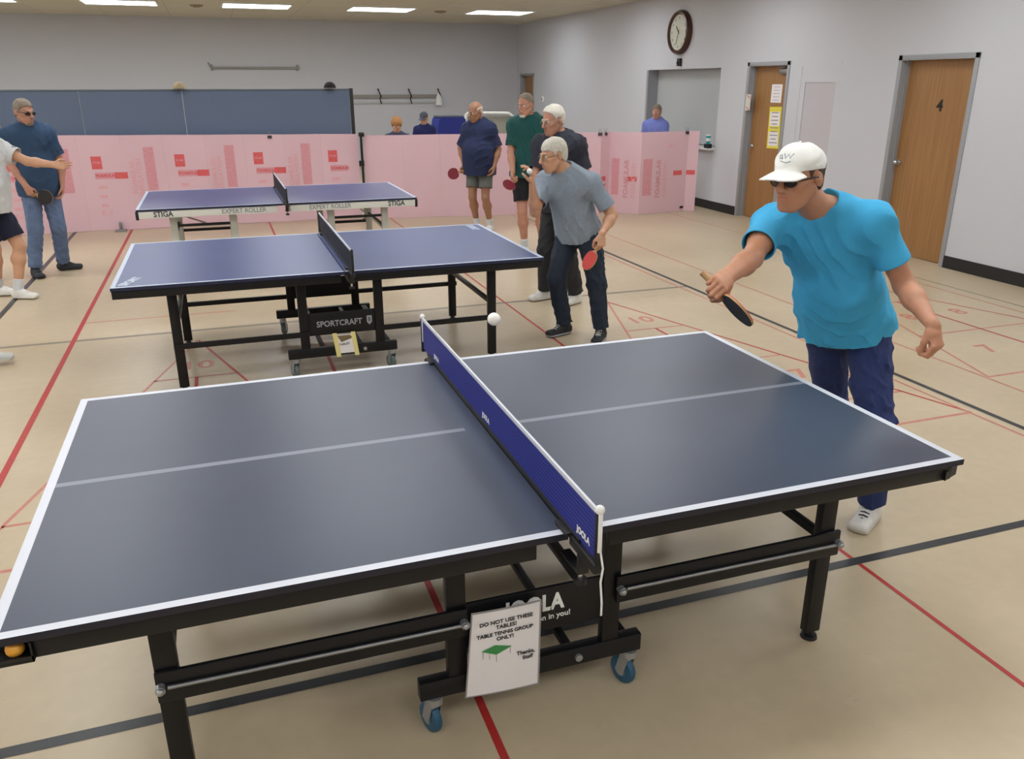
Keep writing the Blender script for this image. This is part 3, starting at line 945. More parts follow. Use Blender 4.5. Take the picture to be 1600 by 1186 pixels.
# foot bracket standing under the left screen
m = MB(); m.box((-.07, -.16, 0), (.07, -.03, .02), M_steel, .004); m.box((-.02, -.05, .018), (.02, -.035, .12), M_steel, .003)
o = m.build('metal_bracket', loc=(-.76, 10.63, 0)); tag(o, 'small grey metal bracket standing at the bottom of the left pink screen', 'bracket')

M_blue = mat('blue_grey_fabric', S(101, 114, 138), .9, noise=.03, nscale=60, bump=.08, bscale=400)
def partition():
    edges = [-4.75, -3.6, -2.45, -1.3, -.16, .99, 2.56]
    edges = [-6.1, -4.85, -3.6, -2.35, -1.03, .24, 2.50]
    for i in range(len(edges) - 1):
        a, b = edges[i], edges[i + 1]
        names = {0: 'blue grey fabric partition panel beyond the left edge', 1: 'blue grey fabric partition panel beyond the left edge',
                 2: 'blue grey fabric partition panel beyond the left edge', 3: 'leftmost visible blue grey partition panel behind the man in jeans',
                 4: 'middle blue grey fabric partition panel above the pink screen', 5: 'wide blue grey partition panel ending at the black post'}
        r = empty('partition_panel', (a, 10.8, 0), 0, names[i], 'partition panel', 'blue grey partition panels')
        m = MB(); m.box((.004, -.02, .06), (b - a - .004, .02, 1.80), M_blue, .006); m.build('fabric_panel', r)
        m = MB(); m.box((.0, -.022, 1.80), (b - a - .001, .022, 1.825), mat('grey_rail', S(96, 104, 112), .4, .3), .004); m.build('top_rail', r)
        for xx in (.05, b - a - .09):
            m = MB(); m.box((xx, -.03, 0), (xx + .04, .03, .06), M_blackplastic, .004); m.build('foot', r)
    m = MB(); m.box((2.505, -.03 + 10.8, 0.0), (2.55, 10.83, 1.83), M_blackplastic, .004)
    o = m.build('partition_post'); tag(o, 'tall black post at the right end of the blue grey partition', 'post')
    m = MB(); m.cyl((2.575, 10.47, 0), (2.575, 10.47, 1.185), .018, M_blackplastic, 14)
    m.box((2.545, 10.43, 1.175), (2.62, 10.51, 1.235), M_blackplastic, .012)
    m.cyl((2.575, 10.47, 0), (2.575, 10.47, .012), .05, M_blackplastic, 20)
    o = m.build('screen_post'); tag(o, 'short black post between the two pink foam board screens', 'post')
partition()
def hat(loc, m1, m2, label):
    r = empty('baseball_cap', loc, 0, label, 'cap')
    m = MB(); bm = bmesh.new(); bmesh.ops.create_uvsphere(bm, u_segments=20, v_segments=12, radius=.088)
    bmesh.ops.delete(bm, geom=[v for v in bm.verts if v.co.z < -.01], context='VERTS')
    m.bm(bm, m1, True); m.build('crown', r)
    m = MB(); pts = []; N = 14
    for i in range(N + 1):
        a = math.pi * i / N
        pts.append((.07 * math.cos(a), -.06 - .085 * math.sin(a), -.004 * math.sin(a)))
    vs = pts + [(p[0], p[1], p[2] + .004) for p in pts]; n = N + 1
    m.add(vs, [tuple(range(n - 1, -1, -1)), tuple(range(n, 2 * n))] + [(i, i + 1, n + i + 1, n + i) for i in range(N)], m2); m.build('brim', r)
hat((2.23, 10.8, 1.832), mat('black_cap_cloth', S(38, 34, 36), .9), mat('tan_cap_cloth', S(110, 84, 70), .9), 'black cap with brown brim lying on top of the blue partition')
hat((.22, 10.8, 1.832), mat('beige_cap_cloth', S(176, 160, 132), .9), mat('brown_cap_cloth', S(120, 96, 66), .9), 'beige cap lying on top of the blue partition')

# ------------------------------------------------------------------ right wall fittings
def clock():
    r = empty('wall_clock', (WX, 10.87, 2.665), 0, 'round wall clock with brown wooden rim above the pass through window', 'clock')
    br = mat('dark_brown_wood', S(70, 38, 28), .3, noise=.15, nscale=12); fc = mat('cream_clock_face', S(205, 205, 190), .6)
    m = MB(); prof = [(0, .335), (-.05, .335), (-.085, .315), (-.09, .29), (-.07, .268)]
    m.lathe_x(prof, br)
    m.tube([(-.012, 0, 0), (-.010, 0, 0)], [.33, .33], br, 56)
    m.build('rim', r)
    m = MB(); m.tube([(-.052, 0, 0), (-.048, 0, 0)], [.272, .272], fc, 56); m.build('clock_face', r)
    m = MB()
    for i in range(1, 13):
        a = 2 * math.pi * i / 12
        put_text(m, str(i), .055, (-.0535, -.215 * math.sin(a), .215 * math.cos(a)), (0, -1, 0), (0, 0, 1), M_ink, bold=.0006, depth=.0003)
    m.build('numerals', r)
    for L, w, a in ((.13, .008, math.radians(318)), (.19, .005, math.radians(200))):
        m = MB(); d = Vector((0, -math.sin(a), math.cos(a))); s = Vector((0, d.z, -d.y))
        m.obox(Vector((-.058, 0, 0)) + d * L * .4, d * L * .6, s * w, Vector((.0015, 0, 0)), M_ink); m.build('clock_hand', r)
    g = bpy.data.materials.new('clear_glass'); g.use_nodes = True; b = g.node_tree.nodes['Principled BSDF']
    b.inputs['Roughness'].default_value = .03; b.inputs['Transmission Weight'].default_value = 1; b.inputs['IOR'].default_value = 1.45
    b.inputs['Transmission Weight'].default_value = 0; b.inputs['Base Color'].default_value = (.9, .92, .9, 1); b.inputs['Alpha'].default_value = .10
    m = MB(); m.tube([(-.068, 0, 0), (-.078, 0, 0), (-.084, 0, 0)], [.27, .2, .02], g, 48, caps=False); m.build('glass', r)
    m = MB(); m.box((-.05, -.045, -.06), (0, .045, .06), M_blackplastic, .008)
    m.sphere((-.05, 0, -.01), .026, mat('dark_lens', S(30, 28, 34), .15), 16)
    o = m.build('wall_sensor', loc=(WX, 10.84, 2.215)); tag(o, 'small black box on the wall just below the clock', 'sensor')
clock()
def notice(loc, w, h, label, body=None, border=None, tilt=0.0, lines=6, inner=None, ink=None):
    r = empty('paper_notice', loc, 0, label, 'notice')
    r.rotation_euler = (tilt, 0, 0)
    m = MB(); m.box((-.002, -w / 2, -h / 2), (-.0006, w / 2, h / 2), border or body or M_paper); m.build('paper_sheet', r)
    if border:
        m = MB()
        for zc, hh in (inner or ((0, h * .86),)):
            m.box((-.0028, -w * .40, zc - hh / 2), (-.002, w * .40, zc + hh / 2), body or M_paper)
        m.build('white_page', r)
    m = MB()
    random.seed(int(abs(loc[1]) * 100))
    for i in range(lines):
        zz = h * .36 - i * h * .72 / max(1, lines - 1)
        ww = w * (.22 + .12 * random.random())
        if ink is None:
            m.box((-.0036, -ww, zz - h * .012), (-.0029, ww, zz + h * .012), mat('faint_print', S(150, 140, 150), .8))
        else:
            m.obox((-.0032, 0, zz), (.0003, 0, 0), (0, ww, ww * .5), (0, -h * .012, h * .02), ink)
    m.build('print', r)
xl = WX + .1045
notice((xl, 8.36, 1.755), .235, .24, 'white paper notice at the top of the door behind the cap', lines=5)
notice((xl, 8.10, 1.63), .15, .40, 'white notice with red border at the right edge of the door', border=mat('red_border', S(226, 120, 120), .7), lines=6)
notice((xl, 8.335, 1.30), .27, .56, 'yellow sheet with two white pages taped to the door', border=mat('yellow_paper', S(226, 212, 70), .7), tilt=-.03, inner=((.12, .19), (-.15, .19)), lines=9)
notice((WX - .012, 8.845, 1.63), .12, .22, 'small white sign with red marks on the grey door frame', body=mat('cream_plastic', S(206, 200, 190), .6), lines=2, ink=M_red)
# thermostat on the far part of the wall
m = MB(); m.tube([(0, 0, 0), (-.02, 0, 0), (-.03, 0, 0)], [.07, .07, .045], M_white, 24)
m.box((-.033, -.02, -.02), (-.029, .02, .02), mat('dark_lens', None))
o = m.build('thermostat', loc=(WX, 17.0, 1.545)); tag(o, 'small round white thermostat on the far right wall', 'thermostat')
# cup and box on the counter
m = MB(); teal = mat('teal_paper_cup', S(30, 150, 150), .5)
m.cyl((0, 0, 0), (0, 0, .12), .030, teal, 24, .038); m.cyl((0, 0, .12), (0, 0, .135), .041, M_white, 24, .038)
m.cyl((0, 0, .04), (0, 0, .085), .0335, M_white, 24, .0365)
o = m.build('paper_cup', loc=(WX - .06, 9.74, 1.0)); tag(o, 'teal and white paper cup on the counter at the wall', 'cup')
m = MB(); m.box((-.045, -.05, 0), (.045, .05, .064), M_blackplastic, .008); m.box((-.03, -.04, .064), (.03, .04, .0645), M_ink)
o = m.build('small_box', loc=(WX - .06, 9.74, .935)); tag(o, 'small black box under the paper cup on the counter', 'box')

# ------------------------------------------------------------------ far wall fittings
def coat_rail():
    r = empty('coat_rail', (3.75, YB, 1.60), 0, 'long grey coat rail with black hooks on the far wall', 'coat rail')
    gr = mat('grey_rail_paint', S(140, 136, 130), .5)
    m = MB(); m.box((0, -.03, -.045), (2.1, 0, .045), gr, .005); m.box((0, -.02, -.17), (2.1, 0, -.13), mat('pale_rail', S(172, 172, 170), .5), .004); m.build('rail', r)
    for xx in (.68, 1.42, 2.15):
        m = MB(); m.tube([(xx - .03, -.03, .16), (xx, -.05, .08), (xx + .03, -.04, 0), (xx - .01, -.10, -.05), (xx + .03, -.05, -.16)], .014, M_black, 8)
        m.sphere((xx - .03, -.03, .16), .02, M_black, 10); m.build('hook', r)
    m = MB(); bm = bmesh.new()
    m.tube([(0, -.02, .16), (0, -.05, .10), (.005, -.05, .0), (0, -.05, -.10)], [.02, .055, .085, .08], M_white, 14)
    o = m.build('white_bag', loc=(5.86, YB - .05, 1.50)); tag(o, 'small white bag hanging at the right end of the coat rail', 'bag')
coat_rail()
r = empty('wall_rod', (.66, YB, 2.22), 0, 'thin grey metal rod fixed high on the far wall', 'wall rod')
m = MB(); m.box((.05, -.04, -.02), (1.95, -.01, .03), mat('grey_rail_paint', None), .004); m.build('rod', r)
for xx in (.05, 1.9):
    m = MB(); m.box((xx - .02, -.03, -.05), (xx + .02, 0, .08), mat('grey_rail_paint', None), .003); m.build('bracket', r)
m = MB(); m.tube([(.06, -.03, -.04), (-.02, -.05, .12)], .016, mat('grey_rail_paint', None), 8); m.build('bent_end', r)

# folded things standing behind the pink screen
def far_folded():
    bl = mat('royal_blue_cover', S(36, 50, 140), .7)
    r = empty('storage_crate', (5.25, 15.6, 0), .0, 'royal blue covered storage cart behind the pink screen', 'cart')
    m = MB()
    pts = [(-.30, 1.0), (-.26, 1.20), (-.20, 1.245), (.26, 1.235), (.30, 1.19), (.30, .08), (-.30, .08)]
    vs = [(a, -.3, b) for a, b in pts] + [(a, .3, b) for a, b in pts]; n = len(pts)
    m.add(vs, [tuple(range(n)), tuple(range(2 * n - 1, n - 1, -1))] + [(i, n + i, n + (i + 1) % n, (i + 1) % n) for i in range(n)], bl); m.build('blue_cover', r)
    m = MB(); m.box((-.24, -.28, 1.235), (.27, .28, 1.262), mat('grey_rail', None), .005); m.build('lid', r)
    for a in (-.25, .25):
        for b in (-.24, .24):
            m = MB(); m.tube([(a - .015, b, .04), (a + .015, b, .04)], .04, M_blackplastic, 16); m.build('wheel', r)
    r = empty('white_frame_rack', (6.25, 15.9, 0), 0, 'white tube frame rack standing behind the heavy man in navy shirt', 'rack')
    wt = mat('white_tube', S(226, 228, 220), .45)
    m = MB(); m.tube([(-.52, 0, 0), (-.52, 0, 1.26), (-.47, 0, 1.30), (.45, 0, 1.28), (.56, 0, 1.2), (.58, 0, 1.0), (.58, 0, 0)], .035, wt, 12); m.build('tube_frame', r)
    m = MB(); m.box((-.50, .02, .12), (.54, .05, 1.22), mat('grey_beige_panel', S(160, 158, 146), .7), .004); m.build('back_panel', r)
    m = MB(); m.tube([(-.52, -.25, .02), (-.52, .35, .02)], .03, wt, 10); m.tube([(.58, -.25, .02), (.58, .35, .02)], .03, wt, 10); m.build('feet', r)
far_folded()
# ------------------------------------------------------------------ people: smooth blended bodies from distance fields
def N_(v):
    v = np.asarray(v, float); return v / (np.linalg.norm(v) + 1e-12)
A_ = lambda v: np.asarray(v, float)

class Fld:
    def __init__(self, lo, hi, h):
        self.lo = A_(lo); self.h = h
        self.n = np.maximum(4, np.ceil((A_(hi) - self.lo) / h).astype(int) + 1)
        self.a = np.full(tuple(self.n), 0.3, np.float32)
    def rng(self, lo, hi, pad):
        i0 = np.clip(np.floor((A_(lo) - pad - self.lo) / self.h).astype(int), 0, self.n)
        i1 = np.clip(np.ceil((A_(hi) + pad - self.lo) / self.h).astype(int) + 1, 0, self.n)
        sl = tuple(slice(a, b) for a, b in zip(i0, i1))
        ax = [(self.lo[k] + self.h * np.arange(i0[k], i1[k])).astype(np.float32) for k in range(3)]
        return sl, ax[0][:, None, None], ax[1][None, :, None], ax[2][None, None, :]
    def union(self, p, k=.02):
        sl, X, Y, Z = self.rng(p[0], p[1], k + 4 * self.h)
        a = self.a[sl]
        if a.size == 0: return self
        d = p[2](X, Y, Z)
        h = np.maximum(k - np.abs(a - d), 0) / max(k, 1e-6)
        self.a[sl] = np.minimum(a, d) - h * h * k * .25
        return self
    def sub(self, p, k=.006):
        sl, X, Y, Z = self.rng(p[0], p[1], k + 4 * self.h)
        a = self.a[sl]
        if a.size == 0: return self
        d = -p[2](X, Y, Z)
        h = np.maximum(k - np.abs(a - d), 0) / max(k, 1e-6)
        self.a[sl] = np.maximum(a, d) + h * h * k * .25
        return self
    def func(self, f):
        sl, X, Y, Z = self.rng(self.lo, self.lo + self.n * self.h, 0)
        self.a = f(self.a, X, Y, Z).astype(np.float32)
        return self
    def cut(self, pt, nrm):
        pt = A_(pt); nrm = N_(nrm)
        return self.func(lambda a, X, Y, Z: np.maximum(a, (X - pt[0]) * nrm[0] + (Y - pt[1]) * nrm[1] + (Z - pt[2]) * nrm[2]))
    def wrinkle(self, amp, seed=1, freq=1.0, aniso=(1, 1, .5), avoid=()):
        rs = np.random.RandomState(seed)
        band = np.nonzero(np.abs(self.a) < .03)
        if len(band[0]) == 0: return self
        P = np.stack([self.lo[k] + self.h * band[k] for k in range(3)], 1) * np.array(aniso)
        w = np.zeros(len(P))
        for i in range(6):
            k1 = N_(rs.randn(3)) * (22 + 11 * i) * freq; k2 = rs.randn(3) * 8 * freq; k3 = rs.randn(3) * 5
            q = np.abs(np.sin(P @ k1 + 1.8 * np.sin(P @ k2 + rs.rand() * 6) + rs.rand() * 6))
            msk = np.clip(.5 + .9 * np.sin(P @ k3 + rs.rand() * 6), 0, 1)
            w += (1 - 1.6 * q ** .95) * msk
        w = np.maximum(w, -.35) * .8
        Q = P / np.array(aniso)
        for c, r in avoid:
            w *= np.clip((np.linalg.norm(Q - A_(c), axis=1) - r) / .05, 0, 1)
        self.a[band] -= (amp * w).astype(np.float32)
        return self
    def mesh(self, name, m, parent=None, smooth=True):
        arr = self.a
        for ax in range(3):     # closed at the grid border
            s = [slice(None)] * 3
            for e in (0, -1):
                s[ax] = e; arr[tuple(s)] = np.maximum(arr[tuple(s)], .01)
        g = vdb.FloatGrid(0.3)
        g.copyFromArray(np.ascontiguousarray(arr))
        pts, quads = g.convertToQuads(0.0)
        pts = pts * self.h + self.lo
        quads = quads.astype(np.int32)
        if len(quads):
            p = pts[quads]; vol = np.einsum('ij,ij->i', p[:, 0], np.cross(p[:, 1], p[:, 2])).sum() + np.einsum('ij,ij->i', p[:, 0], np.cross(p[:, 2], p[:, 3])).sum()
            if vol < 0: quads = quads[:, ::-1]
        me = bpy.data.meshes.new(name)
        me.vertices.add(len(pts)); me.vertices.foreach_set('co', pts.astype(np.float32).ravel())
        me.loops.add(len(quads) * 4); me.loops.foreach_set('vertex_index', np.ascontiguousarray(quads).ravel())
        me.polygons.add(len(quads)); me.polygons.foreach_set('loop_start', np.arange(0, len(quads) * 4, 4, dtype=np.int32))
        me.polygons.foreach_set('loop_total', np.full(len(quads), 4, np.int32))
        me.update(calc_edges=True); me.validate()
        me.polygons.foreach_set('use_smooth', [smooth] * len(me.polygons))
        for mm in (m if isinstance(m, (list, tuple)) else [m]): me.materials.append(mm)
        o = bpy.data.objects.new(name, me); COL.objects.link(o)
        if parent is not None:
            o.parent = parent
            o.matrix_parent_inverse = parent.matrix_world.inverted() if False else Matrix.Identity(4)
            L = parent.get('_origin')
            off = Vector(parent.location)
            for_co = np.empty(len(me.vertices) * 3, np.float32); me.vertices.foreach_get('co', for_co)
            for_co = for_co.reshape(-1, 3) - np.array(off, np.float32); me.vertices.foreach_set('co', for_co.ravel()); me.update()
        return o

def capp(a, b, ra, rb):
    a = A_(a); b = A_(b); ba = b - a; bb = max(ba @ ba, 1e-9); R = max(ra, rb)
    def f(X, Y, Z):
        px, py, pz = X - a[0], Y - a[1], Z - a[2]
        t = np.clip((px * ba[0] + py * ba[1] + pz * ba[2]) / bb, 0, 1)
        return np.sqrt((px - t * ba[0]) ** 2 + (py - t * ba[1]) ** 2 + (pz - t * ba[2]) ** 2) - (ra + (rb - ra) * t)
    return np.minimum(a, b) - R, np.maximum(a, b) + R, f
def ecap(a, b, ra, rb, W, cut0=None, cut1=None):
    """capsule with elliptic section; ra, rb = (along W, other); cuts at the ends make flat ends"""
    a = A_(a); b = A_(b); ba = b - a; L = np.linalg.norm(ba); u = ba / L; bb = L * L
    W = A_(W); W = N_(W - u * (W @ u)); R = max(ra + rb)
    def f(X, Y, Z):
        px, py, pz = X - a[0], Y - a[1], Z - a[2]
        s = px * u[0] + py * u[1] + pz * u[2]
        t = np.clip(s / L, 0, 1)
        ex, ey, ez = px - t * ba[0], py - t * ba[1], pz - t * ba[2]
        w = ex * W[0] + ey * W[1] + ez * W[2]
        rest = np.sqrt(np.maximum(ex * ex + ey * ey + ez * ez - w * w, 0))
        rw = ra[0] + (rb[0] - ra[0]) * t; rd = ra[1] + (rb[1] - ra[1]) * t
        d = (np.sqrt((w / rw) ** 2 + (rest / rd) ** 2) - 1) * np.minimum(rw, rd)
        if cut0 is not None: d = np.maximum(d, -s + cut0)
        if cut1 is not None: d = np.maximum(d, s - cut1)
        return d
    return np.minimum(a, b) - R, np.maximum(a, b) + R, f
def ell(c, r, Rm=None):
    c = A_(c); r = A_(r); R = np.eye(3) if Rm is None else A_(Rm); M = r.max()
    def f(X, Y, Z):
        px, py, pz = X - c[0], Y - c[1], Z - c[2]
        q = [px * R[0, i] + py * R[1, i] + pz * R[2, i] for i in range(3)]
        k0 = np.sqrt((q[0] / r[0]) ** 2 + (q[1] / r[1]) ** 2 + (q[2] / r[2]) ** 2)
        k1 = np.sqrt((q[0] / r[0] ** 2) ** 2 + (q[1] / r[1] ** 2) ** 2 + (q[2] / r[2] ** 2) ** 2)
        return k0 * (k0 - 1) / (k1 + 1e-6)
    return c - M, c + M, f
def sph(c, r): return ell(c, (r, r, r))
def torus(c, axis, R, r, sx=1.0):
    c = A_(c); ax = N_(axis)
    def f(X, Y, Z):
        px, py, pz = X - c[0], Y - c[1], Z - c[2]
        h = px * ax[0] + py * ax[1] + pz * ax[2]
        rr = np.sqrt(np.maximum(px * px + py * py + pz * pz - h * h, 0))
        return np.sqrt((rr - R) ** 2 + h * h) - r
    return c - R - r, c + R + r, f

def ik(a, c, hint, l1, l2):
    a = A_(a); c = A_(c); d = c - a; L = np.linalg.norm(d); u = d / L
    if L > l1 + l2 - .004: L = l1 + l2 - .004; c = a + u * L
    al = (l1 * l1 - l2 * l2 + L * L) / (2 * L); hg = math.sqrt(max(l1 * l1 - al * al, 0))
    p = A_(hint) - a; p = p - u * (p @ u)
    return a + u * al + N_(p) * hg, c

def hand_prims(W, D, T, side, s=1.0, curls=(.3, .3, .35, .4), thumb=(.5, .3), spread=.06):
    """wrist W, D towards the knuckles, T towards the thumb side"""
    D = N_(D); T = A_(T); T = N_(T - D * (T @ D))
    Nn = np.cross(T, D) if side == 'R' else np.cross(D, T)     # out of the palm
    W = A_(W); out = []
    out.append((ecap(W - D * .01 * s, W + D * .03 * s, (.027 * s, .019 * s), (.032 * s, .017 * s), T), .012))
    out.append((ecap(W + D * .03 * s, W + D * .078 * s, (.034 * s, .016 * s), (.038 * s, .0135 * s), T), .01))
    out.append((ell(W + D * .035 * s + T * .022 * s + Nn * .008 * s, A_((.015, .026, .014)) * s, np.stack([T, D, Nn], 1)), .01))
    offs = (.030, .0105, -.0095, -.028); base = (.083, .087, .083, .075)
    lens = ((.043, .026, .021), (.047, .030, .022), (.043, .028, .021), (.034, .021, .019))
    for i in range(4):
        K = W + D * base[i] * s + T * offs[i] * s
        ang = 0; P = K; r = .0092 * s if i < 3 else .0082 * s
        c = curls[i]; sp = (1.5 - i) * spread
        for j, (l, mx) in enumerate(zip(lens[i], (75, 95, 60))):
            ang += math.radians(c * mx)
            d = N_((D + T * sp * (1 - c)) * math.cos(ang) + Nn * math.sin(ang))
            Q = P + d * l * s; r2 = r * .93
            out.append((capp(P, Q, r, r2), .004 if j else .006)); P = Q; r = r2
    B = W + D * .022 * s + T * .026 * s + Nn * .006 * s
    o, c = thumb
    d1 = N_(D * (1 - .45 * o) + T * (.25 + .75 * o) + Nn * (.2 + .6 * c)); P1 = B + d1 * .042 * s
    d2 = N_(D * 1.0 + T * (.25 * o + .1 - .6 * c) + Nn * (.25 + .9 * c)); P2 = P1 + d2 * .032 * s
    d3 = N_(D * (1 - .3 * c) + T * (.05 - 1.1 * c) + Nn * (.2 + .8 * c)); P3 = P2 + d3 * .025 * s
    out += [(capp(B, P1, .0145 * s, .012 * s), .008), (capp(P1, P2, .0115 * s, .0105 * s), .005), (capp(P2, P3, .0105 * s, .0088 * s), .004)]
    return out

def M_skin(n, c): return mat('skin_' + n, c, .5, noise=.05, nscale=22, sss=.12, bump=.05, bscale=240)

def person(name, label, J, facing, face_up=(0, 0, 1), hgt=1.75, h=.006, skin=None, hair=None, shirt=None, bottom=None, shoes=None,
           belly=0.0, hands=None, glasses=None, cap=None, brow=None, socks=None, hem=.10, sleeve=.62, collar=None, bulk=1.0, seated=False, wr=.004, beard=None, feet=None, loose=0.0, headscale=1.0, legs=1.0):
    s = hgt / 1.78; lg = legs
    J = {k: A_(v) for k, v in J.items()}
    for sd in 'RL':
        J['el' + sd], J['wr' + sd] = ik(J['sh' + sd], J['wr' + sd], J['el' + sd], .295 * s, .255 * s)
        J['kn' + sd], J['an' + sd] = ik(J['hp' + sd], J['an' + sd], J['kn' + sd], .435 * s * lg, .415 * s * lg)
    pel = (J['hpR'] + J['hpL']) / 2; nb = J['neck']; up = N_(nb - pel); Lsp = np.linalg.norm(nb - pel)
    rc = N_(J['shR'] - J['shL']); rp = N_(J['hpR'] - J['hpL'])
    rc = N_(rc - up * (rc @ up)); rp = N_(rp - up * (rp @ up)); fc = np.cross(up, rc); fp = np.cross(up, rp); fm = N_(fc + fp); rm = N_(rc + rp)
    root = empty(name, (float(pel[0]), float(pel[1]), 0), 0, label, 'person')
    hf = N_(facing); hu = A_(face_up); hu = N_(hu - hf * (hu @ hf)); hr = np.cross(hf, hu)
    HR = np.stack([hr, hf, hu], 1); hs = s * 1.0 * headscale; HC = J['head']
    H = lambda x, y, z: HC + HR @ (A_((x, y, z)) * hs)
    he = lambda c, r: ell(H(*c), A_(r) * hs, HR)
    hc = lambda a, b, ra, rb: capp(H(*a), H(*b), ra * hs, rb * hs)
    skin = skin or M_skin('fair', S(196, 150, 124))

    def torso(i, k, F, low=0.0):
        """i = inflation"""
        b = belly; q = bulk
        F.union(ell(pel + up * Lsp * .70 + fc * .005, A_((.158 * q * s + i, .112 * q * s + i, .20 * s + i)), np.stack([rc, fc, up], 1)), k)
        F.union(ell(pel + up * Lsp * .34 + fm * (.01 + b * .55), A_((.140 * q * s + i + b * .55, .108 * q * s + i + b * .75, .19 * s + i)), np.stack([rm, fm, up], 1)), k)
        F.union(ell(pel + up * .015 + fp * (-.004 + b * .2), A_((.163 * q * s + i + b * .3, .118 * q * s + i + b * .3, .14 * s + i)), np.stack([rp, fp, up], 1)), k)
        for sd, g in (('R', 1), ('L', -1)):
            F.union(ell(pel + rp * g * .07 * s - fp * .045 * s - up * .03, A_((.08 * s + i, .085 * s + i, .09 * s + i)), np.stack([rp, fp, up], 1)), k)
            shp = J['sh' + sd]
            F.union(capp(nb - up * .025 * s, shp + (nb - shp) * .10 - up * .008, .056 * s + i, .056 * s + i), k)
            F.union(ell(pel + up * Lsp * .78 + rc * g * .075 * s + fc * .055 * s, A_((.075 * s + i, .05 * s + i, .07 * s + i)), np.stack([rc, fc, up], 1)), k)
            F.union(sph(shp - up * .018 + (nb - shp) * .05, .046 * s + i), k)

    pts = np.array([v for v in J.values()])
    lo = pts.min(0) - .28; hi = pts.max(0) + .28; lo[2] = -.01
    # ---- body -------------------------------------------------------
    F = Fld(lo, hi, h)
    torso(0.0, .05, F)
    F.union(capp(nb - up * .05 * s, HC + HR @ (A_((0, -.022, -.055)) * hs), .063 * s, .056 * s), .035)
    for sd in 'RL':
        sh, el, w = J['sh' + sd], J['el' + sd], J['wr' + sd]
        F.union(capp(sh, el, .050 * s, .040 * s), .03)
        F.union(ell(sh + (el - sh) * .45, (.046 * s, .046 * s, .046 * s)), .05)
        F.union(capp(el, el + (w - el) * .35, .041 * s, .043 * s), .02)
        hd_ = (hands or {}).get(sd, {})
        D = A_(hd_.get('D', w - el)); T = A_(hd_.get('T', fc + up * .0))
        F.union(ecap(el + (w - el) * .3, w, (.043 * s, .042 * s), (.029 * s, .022 * s), T), .02)
        for p, k in hand_prims(w, D, T, sd, s * .98, hd_.get('curls', (.30, .34, .38, .42)), hd_.get('thumb', (.25, .3)), hd_.get('spread', .06)):
            F.union(p, k)
        hp, kn, an = J['hp' + sd], J['kn' + sd], J['an' + sd]
        F.union(capp(hp, kn, .086 * s, .056 * s), .04)
        F.union(capp(kn, kn + (an - kn) * .3, .054 * s, .056 * s), .02)
        bk = N_(np.cross(rp, kn - an)) if True else fp
        F.union(ell(kn + (an - kn) * .30 - fp * .018, (.05 * s, .05 * s, .05 * s)), .05)
        F.union(capp(kn + (an - kn) * .3, an + (kn - an) * .05, .056 * s, .035 * s), .02)
    # head
    F.union(he((0, -.014, .036), (.075, .096, .085)), .02)
    F.union(he((0, .026, -.030), (.060, .064, .078)), .03)
    for g in (1, -1):
        F.union(hc((g * .056, -.004, -.045), (g * .026, .060, -.098), .019, .018), .02)
        F.union(hc((g * .040, .064, -.020), (g * .052, .040, -.012), .018, .017), .015)
        F.union(hc((g * .034, .084, .022), (g * .008, .089, .019), .009, .009), .010)
        F.sub(he((g * .031, .098, .002), (.019, .014, .012)), .014)
    F.union(hc((-.016, .066, -.103), (.016, .066, -.103), .018, .018), .016)
    F.union(hc((0, .089, .014), (0, .116, -.026), .0085, .0125), .010)
    F.union(he((0, .110, -.031), (.013, .014, .010)), .008)
    for g in (1, -1): F.union(he((g * .012, .098, -.033), (.008, .009, .007)), .006)
    F.union(he((0, .072, -.060), (.036, .026, .030)), .02)
    F.union(hc((-.017, .092, -.0555), (.017, .092, -.0555), .0042, .0042), .008)
    F.union(hc((-.015, .091, -.0665), (.015, .091, -.0665), .0050, .0050), .008)
    F.sub(hc((-.023, .0985, -.061), (.023, .0985, -.061), .0022, .0022), .004)
    F.union(he((0, .040, -.070), (.052, .040, .042)), .02)
    for g in (1, -1):
        ER = HR @ np.array(Matrix.Rotation(g * .35, 3, 'Z') @ Matrix.Rotation(-.15, 3, 'X'))
        F.union(ell(H(g * .080, -.012, -.004), A_((.0065, .018, .031)) * hs, ER), .006)
        F.sub(ell(H(g * .087, -.006, -.002), A_((.005, .010, .019)) * hs, ER), .004)
        F.union(capp(H(g * .066, -.005, -.005), H(g * .08, -.01, -.005), .010 * hs, .010 * hs), .006)
    body = F.mesh('body', [skin], root)
    # lips tint
    if h < .007:
        me = body.data; lip = mat('lip_' + skin.name, tuple(c * f for c, f in zip(skin.node_tree.nodes['Principled BSDF'].inputs['Base Color'].default_value, (.92, .78, .76, 1))), .45)
        me.materials.append(lip)
        off = A_(root.location); a0, b0 = H(-.016, .097, -.061) - off, H(.016, .097, -.061) - off; ab = b0 - a0
        nP = len(me.polygons); ce = np.empty(nP * 3); me.polygons.foreach_get('center', ce); ce = ce.reshape(-1, 3)
        t = np.clip(((ce - a0) @ ab) / (ab @ ab), 0, 1); dd = np.linalg.norm(ce - a0 - t[:, None] * ab, axis=1)
        mi = np.where(dd < .0085 * hs, 1, 0).astype(np.int32); me.polygons.foreach_set('material_index', mi)
    off = Vector(root.location)
    L3 = lambda *c: Vector(H(*c)) - off
    # eyes
    ew = mat('eye_white', S(225, 220, 214), .3); ei = mat('eye_iris', S(60, 44, 34), .2)
